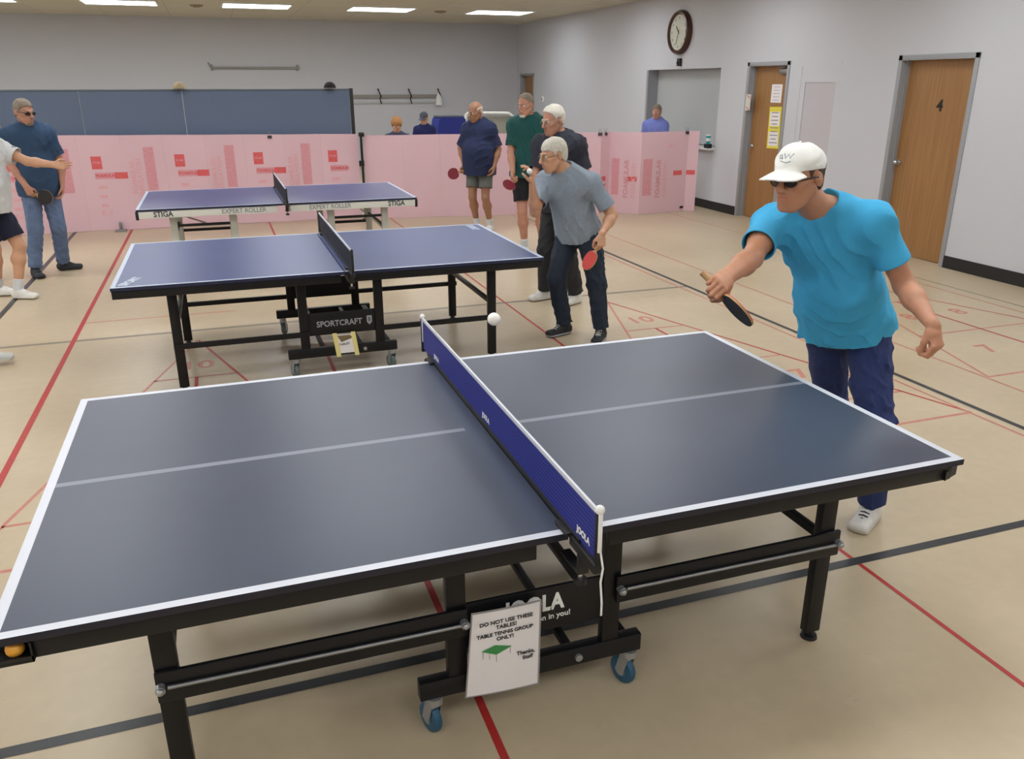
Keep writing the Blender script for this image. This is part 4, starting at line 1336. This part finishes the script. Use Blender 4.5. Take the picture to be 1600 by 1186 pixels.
    for g in (1, -1):
        m = MB(); c = L3(g * .031, .0775, .003); m.sphere(c, .0122 * hs, ew, 16)
        fwd = Vector(hf); m.sphere(c + fwd * .0070 * hs, .0062 * hs, ei, 12); m.build('eye', root)
        if brow is not None:
            m = MB(); m.tube([L3(g * .014, .096, .020), L3(g * .030, .094, .027), L3(g * .047, .080, .020)], [.0035 * hs, .0042 * hs, .002 * hs], brow, 8); m.build('eyebrow', root)
    # ---- hair -------------------------------------------------------
    if hair:
        hm, style, t = hair
        G = Fld(HC - .17 * hs, HC + .17 * hs, max(.0035, h * .8))
        G.union(he((0, -.016, .037), (.075 + t, .096 + t, .086 + t)), .01)
        G.union(he((0, -.05, -.02), (.060 + t, .055 + t, .06 + t)), .02)
        ys = [-.16, -.06, -.025, .0, .012, .03, .06, .09, .13]
        zs = {'short': [-.062, -.055, -.020, -.012, -.018, .028, .060, .068, .080],
              'full': [-.060, -.055, -.022, -.010, -.025, .028, .048, .052, .060],
              'long': [-.16, -.16, -.16, -.15, -.14, -.02, .040, .050, .060],
              'bald': [-.055, -.05, -.018, -.010, -.010, .030, .2, .2, .2],
              'receding': [-.060, -.052, -.02, -.01, -.01, .03, .078, .098, .12]}[style]
        def fh(a, X, Y, Z):
            px, py, pz = X - HC[0], Y - HC[1], Z - HC[2]
            y = (px * hf[0] + py * hf[1] + pz * hf[2]) / hs; z = (px * hu[0] + py * hu[1] + pz * hu[2]) / hs; x = (px * hr[0] + py * hr[1] + pz * hr[2]) / hs
            zc = np.interp(y, ys, zs)
            a = np.maximum(a, (zc - z) * hs * .8)
            if style == 'bald': a = np.maximum(a, (z - .052 + .25 * np.maximum(y, 0)) * hs * .8)
            if cap: a = np.maximum(a, (z - .046 - .1 * y) * hs * .9)
            ear = np.sqrt(((np.abs(x) - .082) / .02) ** 2 + ((y + .010) / .024) ** 2 + ((z + .004) / .034) ** 2)
            a = np.maximum(a, (1 - ear) * .016)
            a = a + .0012 * np.sin(x * 340 + 3 * np.sin(z * 60)) * np.sin(y * 90 + z * 70) + .0025 * np.sin(x * 70 + 2 * np.sin(y * 40)) * np.sin(z * 60 + y * 50)
            return a
        G.func(fh); G.mesh('hair', hm, root)
    if beard:
        G = Fld(HC - .15 * hs, HC + .15 * hs, max(.0035, h * .8))
        G.union(hc((-.016, .068, -.104), (.016, .068, -.104), .0225, .0225), .01)
        G.union(hc((-.026, .084, -.05), (0, .098, -.045), .006, .007), .01); G.union(hc((.026, .084, -.05), (0, .098, -.045), .006, .007), .01)
        G.union(hc((-.03, .078, -.055), (-.02, .072, -.09), .007, .01), .01); G.union(hc((.03, .078, -.055), (.02, .072, -.09), .007, .01), .01)
        G.mesh('beard', beard, root)
    # ---- shirt ------------------------------------------------------
    sm = shirt
    pad = .30; F = Fld(np.minimum.reduce([pel, nb, J['shR'], J['shL'], J['elR'], J['elL']]) - pad, np.maximum.reduce([pel, nb, J['shR'], J['shL'], J['elR'], J['elL']]) + .22, h)
    torso(.014 + loose, .06, F)
    dn = N_(-up * .6 + A_((0, 0, -1)) * .4)
    F.union(ecap(pel + up * Lsp * .30 + fm * belly * .5, pel + dn * (hem + .06), (.155 * bulk * s + belly * .5 + loose, .125 * bulk * s + belly * .7 + loose), (.178 * s * bulk + belly * .4 + loose, .140 * s * bulk + belly * .5 + loose), rm), .04)
    cuffs = []
    for sd in 'RL':
        sh, el = J['sh' + sd], J['el' + sd]; u = N_(el - sh); Lu = np.linalg.norm(el - sh); ln = sleeve * Lu
        if sleeve <= 1.0:
            F.union(ecap(sh + u * .01, sh + u * ln, (.053 * s + loose * .5, .054 * s + loose * .5), (.066 * s + loose, .061 * s + loose), fc, cut1=ln), .055)
            cuffs.append((sh + u * ln, .085))
            p = ecap(sh + u * (ln - .03), sh + u * (ln + .03), (.058 * s + loose, .053 * s + loose), (.060 * s + loose, .055 * s + loose), fc)
            cuffs.append(p)
        else:
            F.union(capp(sh, el, .064 * s, .054 * s), .03); F.union(ecap(el, J['wr' + sd], (.054 * s, .054 * s), (.040 * s, .038 * s), fc), .02)
    cp = [c for c in cuffs if len(c) == 3]; cv = [c for c in cuffs if len(c) == 2]
    if wr: F.wrinkle(wr, seed=len(label), freq=.85 / s, aniso=(1, 1, .6), avoid=cv)
    F.cut(pel + dn * hem, dn)
    for p in cp: F.sub(p, .003)
    F.union(torus(nb + up * .006 * s + fc * .006, up * 1.0 + fc * .28, .066 * s, .006), .012)
    F.sub(capp(nb + up * .004, nb + up * .16 * s + fc * .05, .060 * s, .085 * s), .006)
    F.mesh('shirt', sm, root)
    if collar:
        G = Fld(nb - .15, nb + .15, .004); G.union(torus(nb + up * .02 * s, up + fc * .35, .070 * s, .014), .01); G.sub(capp(nb, nb + up * .2, .061 * s, .064 * s), .004); G.mesh('collar', sm, root)
    # ---- trousers / shorts ------------------------------------------
    kind, bm_, bl = bottom; cuts = []; ends = []
    q = np.array([J[k] for k in ('hpR', 'hpL', 'knR', 'knL', 'anR', 'anL')])
    F = Fld(q.min(0) - .24, q.max(0) + .20, h)
    F.union(ell(pel + up * .015 + fp * belly * .1, A_((.170 * s * bulk + belly * .2, .127 * s * bulk + belly * .2, .13 * s)), np.stack([rp, fp, up], 1)), .02)
    for g in (1, -1): F.union(ell(pel + rp * g * .07 * s - fp * .05 * s - up * .03, A_((.088, .09, .095)) * s, np.stack([rp, fp, up], 1)), .04)
    for sd in 'RL':
        hp, kn, an = J['hp' + sd], J['kn' + sd], J['an' + sd]
        if kind == 'shorts':
            u = N_(kn - hp); Lk = np.linalg.norm(kn - hp) * bl
            F.union(ecap(hp, hp + u * Lk, (.098 * s, .102 * s), (.094 * s, .10 * s), rp, cut1=Lk), .02)
            cuts.append(ecap(hp + u * (Lk - .02), hp + u * (Lk + .04), (.084 * s, .088 * s), (.086 * s, .09 * s), rp)); ends.append((hp + u * Lk, .11))
        else:
            F.union(capp(hp, kn, .096 * s, .075 * s), .035)
            e2 = an + (kn - an) * .02; Lc = np.linalg.norm(e2 - kn)
            F.union(ecap(kn, e2, (.074 * s, .076 * s), (bl * s, (bl + .006) * s), rp, cut1=Lc), .02)
    if wr: F.wrinkle(wr * .9, seed=len(label) + 3, freq=.9, aniso=(1, 1, .9), avoid=ends)
    for p in cuts: F.sub(p, .003)
    F.mesh('shorts' if kind == 'shorts' else 'trousers', bm_, root)
    # ---- shoes ------------------------------------------------------
    um, smm = shoes
    for sd in 'RL':
        an = J['an' + sd]; f = A_((feet or {}).get(sd, (fp[0], fp[1], 0))); f = N_((f[0], f[1], 0)); r_ = np.cross(f, A_((0, 0, 1))); z0 = an[2] - .085 * s
        g0 = A_((an[0], an[1], max(z0, 0)))
        G = Fld(g0 + A_((-.26, -.26, -.01)), g0 + A_((.26, .26, .22)), max(.004, h * .8))
        U = A_((0, 0, 1))
        G.union(ecap(g0 - f * .035 * s + U * .034, g0 + f * .155 * s + U * .026, (.040 * s, .036), (.043 * s, .027), r_), .02)
        G.union(ecap(g0 - f * .028 * s + U * .05, g0 + f * .06 * s + U * .052, (.034 * s, .04), (.034 * s, .030), r_), .02)
        G.union(capp(g0 + U * .05, an + U * .012, .043 * s, .041 * s), .02)
        G.union(ecap(g0 - f * .040 * s + U * .010, g0 + f * .158 * s + U * .010, (.043 * s, .012), (.047 * s, .012), r_), .006)
        G.cut(g0 + U * .001, (0, 0, -1)); G.cut(an + U * .022, (0, 0, 1))
        o = G.mesh('shoe', [um, smm], root)
        me = o.data; n = len(me.polygons); ce = np.empty(n * 3); me.polygons.foreach_get('center', ce); ce = ce.reshape(-1, 3)
        me.polygons.foreach_set('material_index', np.where(ce[:, 2] < g0[2] + .020, 1, 0).astype(np.int32))
        if h < .009:
            m = MB()
            for q_ in range(5):
                c = g0 + f * (.045 + .018 * q_) * s; z = .088 - .0085 * q_
                c = c + U * (z - .006)
                a = Vector(c - r_ * .020) - off; b = Vector(c + r_ * .020) - off; t_ = Vector(c + U * .007 + f * .005) - off
                m.tube([a, t_, b], .0034, (feet or {}).get('lace', M_white), 6)
            m.build('laces', o) if False else m.build('laces', root)
        if socks:
            kn = J['kn' + sd]; u = N_(kn - an)
            G = Fld(an - .12, an + A_((.12, .12, .30)), max(.004, h)); G.union(ecap(an, an + u * .10, (.043 * s, .045 * s), (.046 * s, .049 * s), rp, cut1=.10), .01); G.mesh('sock', socks, root)
    # ---- glasses ----------------------------------------------------
    if glasses is not None:
        gm, tint = glasses
        m = MB(); rad = .0016 * hs if tint is None else .0022 * hs
        lens = MB()
        lm = mat('glasses_lens' if tint is None else 'tinted_lens', tint or S(190, 196, 200), .08)
        lm.node_tree.nodes['Principled BSDF'].inputs['Alpha'].default_value = .62
        for g in (1, -1):
            ring = []
            for i in range(18):
                a = 2 * math.pi * i / 18
                ring.append(L3(g * .033 + .024 * math.cos(a), .104 - .012 * abs(g * .033 + .024 * math.cos(a)) / .05, .001 + .0165 * math.sin(a) - .003))
            m.tube(ring, rad, gm, 6, closed=True)
            if tint is not None:
                lens.add(ring + [p + Vector(hf) * .001 for p in ring], [tuple(range(17, -1, -1)), tuple(range(18, 36))], lm)
            m.tube([L3(g * .056, .092, .006), L3(g * .072, .06, .006), L3(g * .083, .0, .006), L3(g * .082, -.02, -.004)], rad * 1.5, gm, 6)
        m.tube([L3(-.010, .106, .002), L3(0, .109, .005), L3(.010, .106, .002)], rad, gm, 6)
        go = m.build('glasses', root)
        if tint is not None: lens.build('lens', go)
    # ---- cap --------------------------------------------------------
    if cap:
        G = Fld(HC - .24 * hs, HC + .24 * hs, max(.0035, h * .8))
        G.union(he((0, -.014, .042), (.084, .106, .084)), .01)
        G.union(he((0, .030, .062), (.058, .055, .062)), .03)
        def fcap(a, X, Y, Z):
            px, py, pz = X - HC[0], Y - HC[1], Z - HC[2]
            y = (px * hf[0] + py * hf[1] + pz * hf[2]) / hs; z = (px * hu[0] + py * hu[1] + pz * hu[2]) / hs; x = (px * hr[0] + py * hr[1] + pz * hr[2]) / hs
            a = np.maximum(a, (.032 + .12 * y * (y < 0) + .05 * y * (y > 0) - z) * hs)
            a = a + .0016 * np.sin(z * 120 + 40 * y + 2 * np.sin(x * 60)) * (z > .05)
            yy = (y - .085) / .105; xx = x / .082
            e = (np.sqrt(xx * xx + yy * yy) - 1) * .08
            zc = .040 - 4.0 * x * x - .16 * np.maximum(y - .09, 0)
            br = np.maximum(np.maximum(np.abs(z - zc) - .0034, e), .06 - y) * hs * .85
            k = .008; hh = np.maximum(k - np.abs(a - br), 0) / k
            return np.minimum(a, br) - hh * hh * k * .25
        G.func(fcap); co = G.mesh('cap', cap, root)
        m = MB(); lg = mat('cap_logo_grey', S(110, 128, 142), .8)
        m.sphere(L3(.0, -.006, .128), .006 * hs, cap, 10)
        m.build('cap_button', co) if False else m.build('cap_button', root)
        m = MB()
        from mathutils.bvhtree import BVHTree
        bv = BVHTree.FromPolygons([v.co for v in co.data.vertices], [list(p.vertices) for p in co.data.polygons])
        def on(x, z):
            hit = bv.ray_cast(L3(x, .3, z), Vector(-hf))
            if hit[0] is not None: return hit[0] + Vector(hf) * .0006
            y = .0
            # front of the crown
            q = max(0, 1 - (x / .084) ** 2 - ((z - .042) / .084) ** 2); y1 = -.014 + .106 * math.sqrt(q)
            q2 = max(0, 1 - (x / .058) ** 2 - ((z - .062) / .062) ** 2); y2 = .030 + .055 * math.sqrt(q2)
            return L3(x, max(y1, y2) + .0035, z)
        sc = 1
        for st in (((-.030, .100), (-.022, .085), (-.014, .098), (-.004, .084), (.004, .100)), ((.008, .082), (.014, .096), (.022, .094), (.020, .084), (.010, .084)), ((-.028, .074), (-.010, .070), (.016, .075))):
            m.tube([on(a, b) for a, b in st], .0016 * hs, lg, 6)
        m.build('cap_logo', root)
    root['_J'] = 0; del root['_J']
    return root, J
# ------------------------------------------------------------------ the people
SK1 = M_skin('tan', S(188, 134, 104)); SK2 = M_skin('fair', S(200, 152, 122)); SK3 = M_skin('ruddy', S(186, 134, 112)); SK4 = M_skin('olive', S(158, 112, 86))
HW = mat('white_hair', S(205, 200, 188), .8, noise=.12, nscale=60, bump=.3, bscale=300)
HG = mat('grey_hair', S(132, 120, 106), .8, noise=.2, nscale=60, bump=.3, bscale=300)
HB = mat('brown_hair', S(84, 66, 52), .8, noise=.2, nscale=60, bump=.3, bscale=300)
HL = mat('ginger_blond_hair', S(168, 118, 72), .8, noise=.2, nscale=60, bump=.3, bscale=300)
cloth = lambda n, c, **k: mat(n, c, .88, noise=k.get('noise', .05), nscale=k.get('ns', 18), bump=.1, bscale=500)
C_cyan = cloth('cyan_cotton', S(62, 166, 214)); C_grey = cloth('heather_grey_cotton', S(136, 148, 162), noise=.07, ns=60)
C_dark = cloth('charcoal_cotton', S(40, 42, 54)); C_green = cloth('dark_green_cotton', S(18, 76, 74)); C_navy = cloth('navy_cotton', S(32, 42, 78))
C_blue = cloth('faded_navy_cotton', S(46, 72, 102)); C_white = cloth('white_cotton', S(206, 208, 210)); C_bblue = cloth('cornflower_cotton', S(118, 132, 206))
D_indigo = cloth('indigo_denim', S(38, 52, 100), noise=.12, ns=30); D_dark = cloth('dark_blue_denim', S(30, 40, 56), noise=.12, ns=30); D_light = cloth('washed_blue_denim', S(98, 116, 148), noise=.15, ns=14)
C_black = cloth('black_cloth', S(22, 22, 26)); C_dgrey = cloth('dark_grey_cloth', S(44, 44, 48)); C_sgrey = cloth('grey_short_cloth', S(98, 100, 98)); C_capw = cloth('white_cap_cotton', S(232, 232, 228))
SHw = mat('white_leather', S(226, 224, 220), .5, noise=.04, nscale=30); SHws = mat('white_sole', S(208, 204, 196), .6)
SHk = mat('black_shoe_mesh', S(26, 26, 30), .6); SHks = mat('grey_sole', S(150, 152, 160), .6); SHg = mat('dark_grey_suede', S(52, 54, 60), .8); SHgs = mat('dark_sole', S(30, 30, 32), .6)
SHl = mat('light_grey_shoe', S(196, 198, 194), .6)
GM_dark = mat('dark_glasses_frame', S(34, 28, 28), .3); GM_thin = mat('thin_metal_frame', S(150, 140, 120), .3, .8)

bd = A_((.42, -.60, -.68))       # blade direction of the near player's bat
p1, J1 = person('person', 'man in bright blue shirt and white cap swinging a bat at the nearest table', {
    "neck": (2.880, .975, 1.415), "head": (2.695, .915, 1.550), "shR": (2.715, 1.085, 1.345), "shL": (3.000, .815, 1.385),
    "elR": (2.50, .86, 1.20), "wrR": (2.215, .675, 1.205), "elL": (3.13, .80, 1.18), "wrL": (3.070, .515, 1.03),
    "hpR": (3.105, 1.13, .895), "hpL": (3.205, .985, .90), "knR": (3.10, .95, .50), "knL": (3.10, .70, .50), "anR": (3.42, 1.32, .085), "anL": (3.245, .835, .085)},
    facing=(-.93, -.30, -.11), face_up=(-.12, .0, 1), hgt=1.80, h=.0042, skin=SK1, hair=(HB, 'short', .006), shirt=C_cyan, bottom=('trousers', D_indigo, .062),
    shoes=(SHw, SHws), belly=.035, glasses=(GM_dark, S(46, 34, 36)), cap=C_capw, brow=HB, hem=.045, sleeve=.62, wr=.0056, loose=.004,
    feet={'L': (-.86, -.5, 0), 'R': (-.9, -.3, 0), 'lace': M_ink},
    hands={'R': dict(D=(-.75, -.62, -.10), T=bd, curls=(.78, .82, .85, .9), thumb=(.5, .8)), 'L': dict(D=(.02, -.45, -.9), T=(-.9, -.2, .1), curls=(.72, .78, .8, .8), thumb=(.1, .6))})
def grip(J, sd, D, T):
    D = N_(D); T = A_(T); T = N_(T - D * (T @ D)); Nn = np.cross(T, D) if sd == 'R' else np.cross(D, T)
    return J['wr' + sd] + D * .072 + Nn * .026, T, Nn
g, T_, Nn_ = grip(J1, 'R', (-.75, -.62, -.10), bd)
paddle('table tennis bat with black rubber swung by the man in bright blue', g - N_(T_) * .020, T_, np.cross(A_((.54, .81, -.22)), bd) * .9 - A_((.54, .81, -.22)) * .22, M_rubK, M_rubR)

D2 = (-.12, -.30, -1.0); T2_ = (-.62, -.35, -.75)
p2, J2 = person('person', 'white haired man in light grey shirt leaning forward to serve', {
    "neck": (3.015, 3.975, 1.275), "head": (2.900, 3.925, 1.402), "shR": (2.905, 4.085, 1.205), "shL": (3.165, 3.830, 1.205),
    "elR": (2.76, 3.93, .98), "wrR": (2.700, 3.825, 1.215), "elL": (3.34, 3.80, .98), "wrL": (3.165, 3.62, .86),
    "hpR": (3.115, 4.12, .805), "hpL": (3.225, 3.975, .81), "knR": (2.95, 4.0, .45), "knL": (3.18, 3.64, .45), "anR": (3.06, 4.03, .088), "anL": (3.275, 3.80, .088)},
    facing=(-.97, -.12, -.20), face_up=(-.15, 0, 1), hgt=1.74, h=.0055, skin=SK2, hair=(HW, 'full', .007), shirt=C_grey, bottom=('trousers', D_dark, .058),
    shoes=(SHk, SHks), glasses=(GM_thin, None), brow=HG, hem=.05, sleeve=.72, wr=.0062, loose=.006, belly=.008, legs=.92,
    feet={'R': (-.95, -.30, 0), 'L': (-.62, -.78, 0)},
    hands={'R': dict(D=(-.12, -.10, 1.0), T=(-.35, -.9, 0), curls=(.35, .38, .42, .48), thumb=(.5, .7)), 'L': dict(D=D2, T=T2_, curls=(.72, .78, .8, .85), thumb=(.4, .6))})
g, T_, Nn_ = grip(J2, 'L', D2, T2_)
paddle('red table tennis bat held low by the man in light grey', g, (-.50, .12, -.86), np.cross(A_((.42, .89, -.18)), A_((-.50, .12, -.86))) * .8 - A_((.42, .89, -.18)) * .55, M_rubR, M_rubK)
bp = J2['wrR'] + N_((-.12, -.10, 1.0)) * .095 + A_((-.034, -.052, .0)) * .85
ball(tuple(bp), M_ballw, 'white ball held in the raised hand of the man in light grey')

p3, J3 = person('person', 'tall white haired man in dark shirt standing behind the server', {
    "neck": (3.395, 4.99, 1.475), "head": (3.315, 4.965, 1.597), "shR": (3.270, 5.15, 1.40), "shL": (3.500, 4.86, 1.405),
    "elR": (3.22, 5.10, 1.14), "wrR": (3.12, 4.90, .97), "elL": (3.56, 4.82, 1.14), "wrL": (3.49, 4.70, .93),
    "hpR": (3.375, 5.09, .905), "hpL": (3.455, 4.94, .905), "knR": (3.26, 5.0, .5), "knL": (3.36, 4.8, .5), "anR": (3.33, 5.13, .088), "anL": (3.54, 4.90, .088)},
    facing=(-.93, -.30, -.22), hgt=1.76, h=.0065, skin=SK3, hair=(HW, 'receding', .010), shirt=C_dark, bottom=('trousers', C_dgrey, .066),
    shoes=(SHw, SHws), glasses=(GM_thin, None), brow=HW, hem=.08, sleeve=.72, wr=.0062, loose=.008, belly=.02, feet={'R': (-.96, -.2, 0), 'L': (-.9, -.4, 0)})

D4 = (-.15, -.25, -1.0); T4 = (-.62, -.55, -.50)
p4, J4 = person('person', 'tall balding man in dark green shirt and black shorts with a maroon bat', {
    "neck": (3.935, 7.215, 1.535), "head": (3.875, 7.165, 1.668), "shR": (3.775, 7.275, 1.46), "shL": (4.105, 7.155, 1.46),
    "elR": (3.73, 7.25, 1.18), "wrR": (3.705, 7.10, .95), "elL": (4.17, 7.13, 1.18), "wrL": (4.10, 7.02, .95),
    "hpR": (3.855, 7.26, .925), "hpL": (4.015, 7.20, .925), "knR": (3.84, 7.16, .5), "knL": (4.04, 7.1, .5), "anR": (3.90, 7.24, .088), "anL": (4.11, 7.20, .088)},
    facing=(-.80, -.55, -.15), hgt=1.80, h=.0075, skin=SK3, hair=(HG, 'receding', .003), shirt=C_green, bottom=('shorts', C_black, .72),
    shoes=(SHw, SHws), socks=C_white, brow=HG, beard=HW, hem=.04, sleeve=.75, wr=.0062, loose=.010, belly=.02, feet={'R': (-.7, -.7, 0), 'L': (-.6, -.8, 0)},
    hands={'R': dict(D=D4, T=T4, curls=(.72, .76, .8, .85), thumb=(.4, .6))})
g, T_, Nn_ = grip(J4, 'R', D4, T4)
paddle('maroon table tennis bat held by the man in dark green', g, T_ + .8 * N_(D4), (-.5, -.85, .1), M_rubM, M_rubK)

D5 = (-.25, -.10, -1.0); T5 = (-.90, .30, -.15)
p5, J5 = person('person', 'heavy bald man in navy shirt and grey shorts facing left', {
    "neck": (3.862, 8.86, 1.425), "head": (3.795, 8.815, 1.548), "shR": (3.735, 8.965, 1.34), "shL": (3.985, 8.765, 1.34),
    "elR": (3.66, 9.02, 1.08), "wrR": (3.665, 8.93, .87), "elL": (4.08, 8.74, 1.08), "wrL": (3.995, 8.66, .87),
    "hpR": (3.80, 8.94, .865), "hpL": (3.93, 8.82, .865), "knR": (3.75, 8.86, .46), "knL": (3.88, 8.72, .46), "anR": (3.83, 8.93, .088), "anL": (3.98, 8.80, .088)},
    facing=(-.86, -.42, -.25), hgt=1.68, h=.0085, skin=SK4, hair=(mat('thin_white_hair', S(200, 190, 175), .8), 'bald', .004), shirt=C_navy, bottom=('shorts', C_sgrey, .70),
    shoes=(SHw, SHws), socks=C_white, brow=HG, hem=.11, sleeve=.85, wr=.0062, loose=.014, belly=.058, bulk=1.14, headscale=1.06, feet={'R': (-.8, -.6, 0), 'L': (-.7, -.7, 0)},
    hands={'R': dict(D=D5, T=T5, curls=(.72, .76, .8, .85), thumb=(.4, .6))})
g, T_, Nn_ = grip(J5, 'R', D5, T5)
paddle('maroon table tennis bat held by the heavy man in navy', g, T_ + .5 * N_(D5), (-.25, -.95, .1), M_rubM, M_rubK)

D6 = (.35, -.15, -1.0); T6 = (.85, -.25, -.30)
p6, J6 = person('person', 'man in dark blue shirt and light jeans at the left, before the pink screen', {
    "neck": (-1.175, 7.965, 1.495), "head": (-1.165, 7.895, 1.632), "shR": (-1.345, 7.90, 1.415), "shL": (-1.015, 7.995, 1.415),
    "elR": (-1.41, 7.92, 1.12), "wrR": (-1.255, 7.78, .92), "elL": (-.945, 8.03, 1.14), "wrL": (-.955, 7.93, .90),
    "hpR": (-1.255, 7.95, .90), "hpL": (-1.095, 8.00, .90), "knR": (-1.25, 7.8, .48), "knL": (-1.04, 7.85, .48), "anR": (-1.33, 7.80, .088), "anL": (-1.10, 8.05, .088)},
    facing=(.68, -.68, -.16), hgt=1.76, h=.0075, skin=SK3, hair=(HG, 'short', .007), shirt=C_blue, bottom=('trousers', D_light, .066),
    shoes=(SHg, SHgs), glasses=(GM_dark, S(70, 44, 40)), brow=HG, beard=HG, hem=.09, sleeve=.72, wr=.0062, loose=.014, belly=.03, feet={'R': (.45, -.9, 0), 'L': (.95, .15, 0), 'lace': M_ink},
    hands={'R': dict(D=D6, T=T6, curls=(.72, .76, .8, .85), thumb=(.4, .6))})
g, T_, Nn_ = grip(J6, 'R', D6, T6)
paddle('black table tennis bat held by the man in light jeans', g, T_ + .8 * N_(D6), (-.35, -.93, .1), M_rubK, M_rubR)

p7, J7 = person('person', 'man in white shirt and navy shorts reaching his arm out at the left edge', {
    "neck": (-1.330, 6.82, 1.44), "head": (-1.290, 6.79, 1.575), "shR": (-1.420, 6.67, 1.36), "shL": (-1.275, 6.965, 1.365),
    "elR": (-1.55, 6.6, 1.10), "wrR": (-1.47, 6.52, .90), "elL": (-1.02, 6.88, 1.24), "wrL": (-.81, 6.79, 1.205),
    "hpR": (-1.44, 6.74, .87), "hpL": (-1.375, 6.90, .87), "knR": (-1.33, 6.80, .46), "knL": (-1.22, 6.85, .46), "anR": (-1.50, 6.98, .088), "anL": (-1.30, 6.80, .088)},
    facing=(.95, .15, -.1), hgt=1.72, h=.0065, skin=SK2, hair=(HG, 'short', .007), shirt=C_white, bottom=('shorts', mat('navy_shorts', S(20, 24, 48), .85), .78),
    shoes=(SHw, SHws), socks=C_white, brow=HG, hem=.06, sleeve=.62, wr=.0062, loose=.016, belly=.03, feet={'L': (.92, -.38, 0), 'R': (.98, -.1, 0)},
    hands={'L': dict(D=(.95, -.25, -.16), T=(.1, .35, .9), curls=(.10, .15, .22, .3), thumb=(.5, .2), spread=.12)})

p8, J8 = person('person', 'person outside the left edge with only a grey white shoe tip in view', {
    "neck": (-1.42, 4.58, 1.45), "head": (-1.40, 4.55, 1.58), "shR": (-1.50, 4.40, 1.37), "shL": (-1.40, 4.76, 1.37),
    "elR": (-1.56, 4.34, 1.10), "wrR": (-1.50, 4.30, .90), "elL": (-1.50, 4.82, 1.1), "wrL": (-1.46, 4.78, .88),
    "hpR": (-1.46, 4.50, .88), "hpL": (-1.42, 4.66, .88), "knR": (-1.40, 4.45, .48), "knL": (-1.30, 4.68, .46), "anR": (-1.50, 4.35, .088), "anL": (-1.115, 4.70, .088)},
    facing=(.95, .15, -.1), hgt=1.74, h=.011, skin=SK2, hair=(HG, 'short', .007), shirt=C_white, bottom=('trousers', D_dark, .062),
    shoes=(SHl, SHws), feet={'L': (.99, -.08, 0), 'R': (.9, -.3, 0)}, wr=.003)

def seated(name, label, x, y, zt, facing, hair, shirt, cap=None, lean=(0, 0), skin=SK2):
    f = N_((facing[0], facing[1], 0)); r = np.cross(f, A_((0, 0, 1))); c = A_((x, y, 0)); ln = A_((lean[0], lean[1], 0))
    zn = zt - .255
    P = lambda a, b, z: tuple(c + r * a + f * b + A_((0, 0, z)))
    J = dict(neck=tuple(A_(P(0, 0, zn)) + ln * .8), head=tuple(A_(P(0, .035, zn + .13)) + ln), shR=tuple(A_(P(.17, 0, zn - .085)) + ln * .7), shL=tuple(A_(P(-.17, 0, zn - .085)) + ln * .7),
             elR=P(.24, .05, zn - .35), wrR=P(.12, .26, zn - .32), elL=P(-.24, .05, zn - .35), wrL=P(-.12, .26, zn - .32),
             hpR=P(.09, -.02, .50), hpL=P(-.09, -.02, .50), knR=P(.11, .41, .51), knL=P(-.11, .41, .51), anR=P(.11, .36, .088), anL=P(-.11, .36, .088))
    p, _ = person(name, label, J, facing=facing, hgt=1.66, h=.0095, skin=skin, hair=hair, shirt=shirt, bottom=('trousers', D_dark, .06), shoes=(SHk, SHks), cap=cap, hem=.0, wr=.003, sleeve=1.5)
    ch = empty('folding_chair', tuple(c), math.atan2(f[1], f[0]) - math.pi / 2, 'metal folding chair behind the pink screen under ' + ('the person with ginger hair' if cap is None else 'the person in a dark cap'), 'chair', 'folding chairs behind the screen')
    m = MB(); m.box((-.21, -.22, .395), (.21, .2, .42), M_steel, .01); m.build('seat', ch)
    m = MB(); m.box((-.2, -.27, .66), (.2, -.25, .86), M_steel, .008); m.build('backrest', ch)
    for sx in (-1, 1):
        m = MB(); m.tube([(sx * .2, -.26, .86), (sx * .2, -.2, .4), (sx * .2, .2, .01)], .011, M_steel, 8); m.build('leg', ch)
        m = MB(); m.tube([(sx * .18, .12, .4), (sx * .18, -.24, .01)], .011, M_steel, 8); m.build('leg', ch)
seated('person', 'seated person with ginger blond hair whose head shows above the pink screen', 3.51, 12.4, 1.37, (-.3, -.9, -.55), (HL, 'long', .024), mat('dark_blue_knit', S(60, 66, 92), .9), lean=(-.02, -.06))
seated('person', 'seated person in dark cap and navy top behind the pink screen', 4.50, 14.6, 1.385, (-.55, -.8, -.35), (HB, 'short', .008), mat('deep_navy_knit', S(26, 32, 86), .9), cap=mat('charcoal_cap', S(84, 86, 100), .9), lean=(.0, -.03))

p11, J11 = person('person', 'grey haired person in cornflower blue shirt by the pass through window', {
    "neck": (7.50, 10.73, 1.325), "head": (7.455, 10.68, 1.452), "shR": (7.385, 10.87, 1.245), "shL": (7.56, 10.59, 1.245),
    "elR": (7.34, 10.92, .98), "wrR": (7.26, 10.80, .80), "elL": (7.60, 10.55, .98), "wrL": (7.50, 10.42, .8),
    "hpR": (7.45, 10.82, .80), "hpL": (7.55, 10.68, .80), "knR": (7.32, 10.7, .45), "knL": (7.42, 10.55, .45), "anR": (7.44, 10.84, .088), "anL": (7.57, 10.68, .088)},
    facing=(-.72, -.68, -.12), hgt=1.60, h=.009, skin=SK3, hair=(HG, 'short', .008), shirt=C_bblue, bottom=('trousers', C_dgrey, .062), shoes=(SHk, SHks), hem=.08, wr=.003, loose=.008, collar=True)
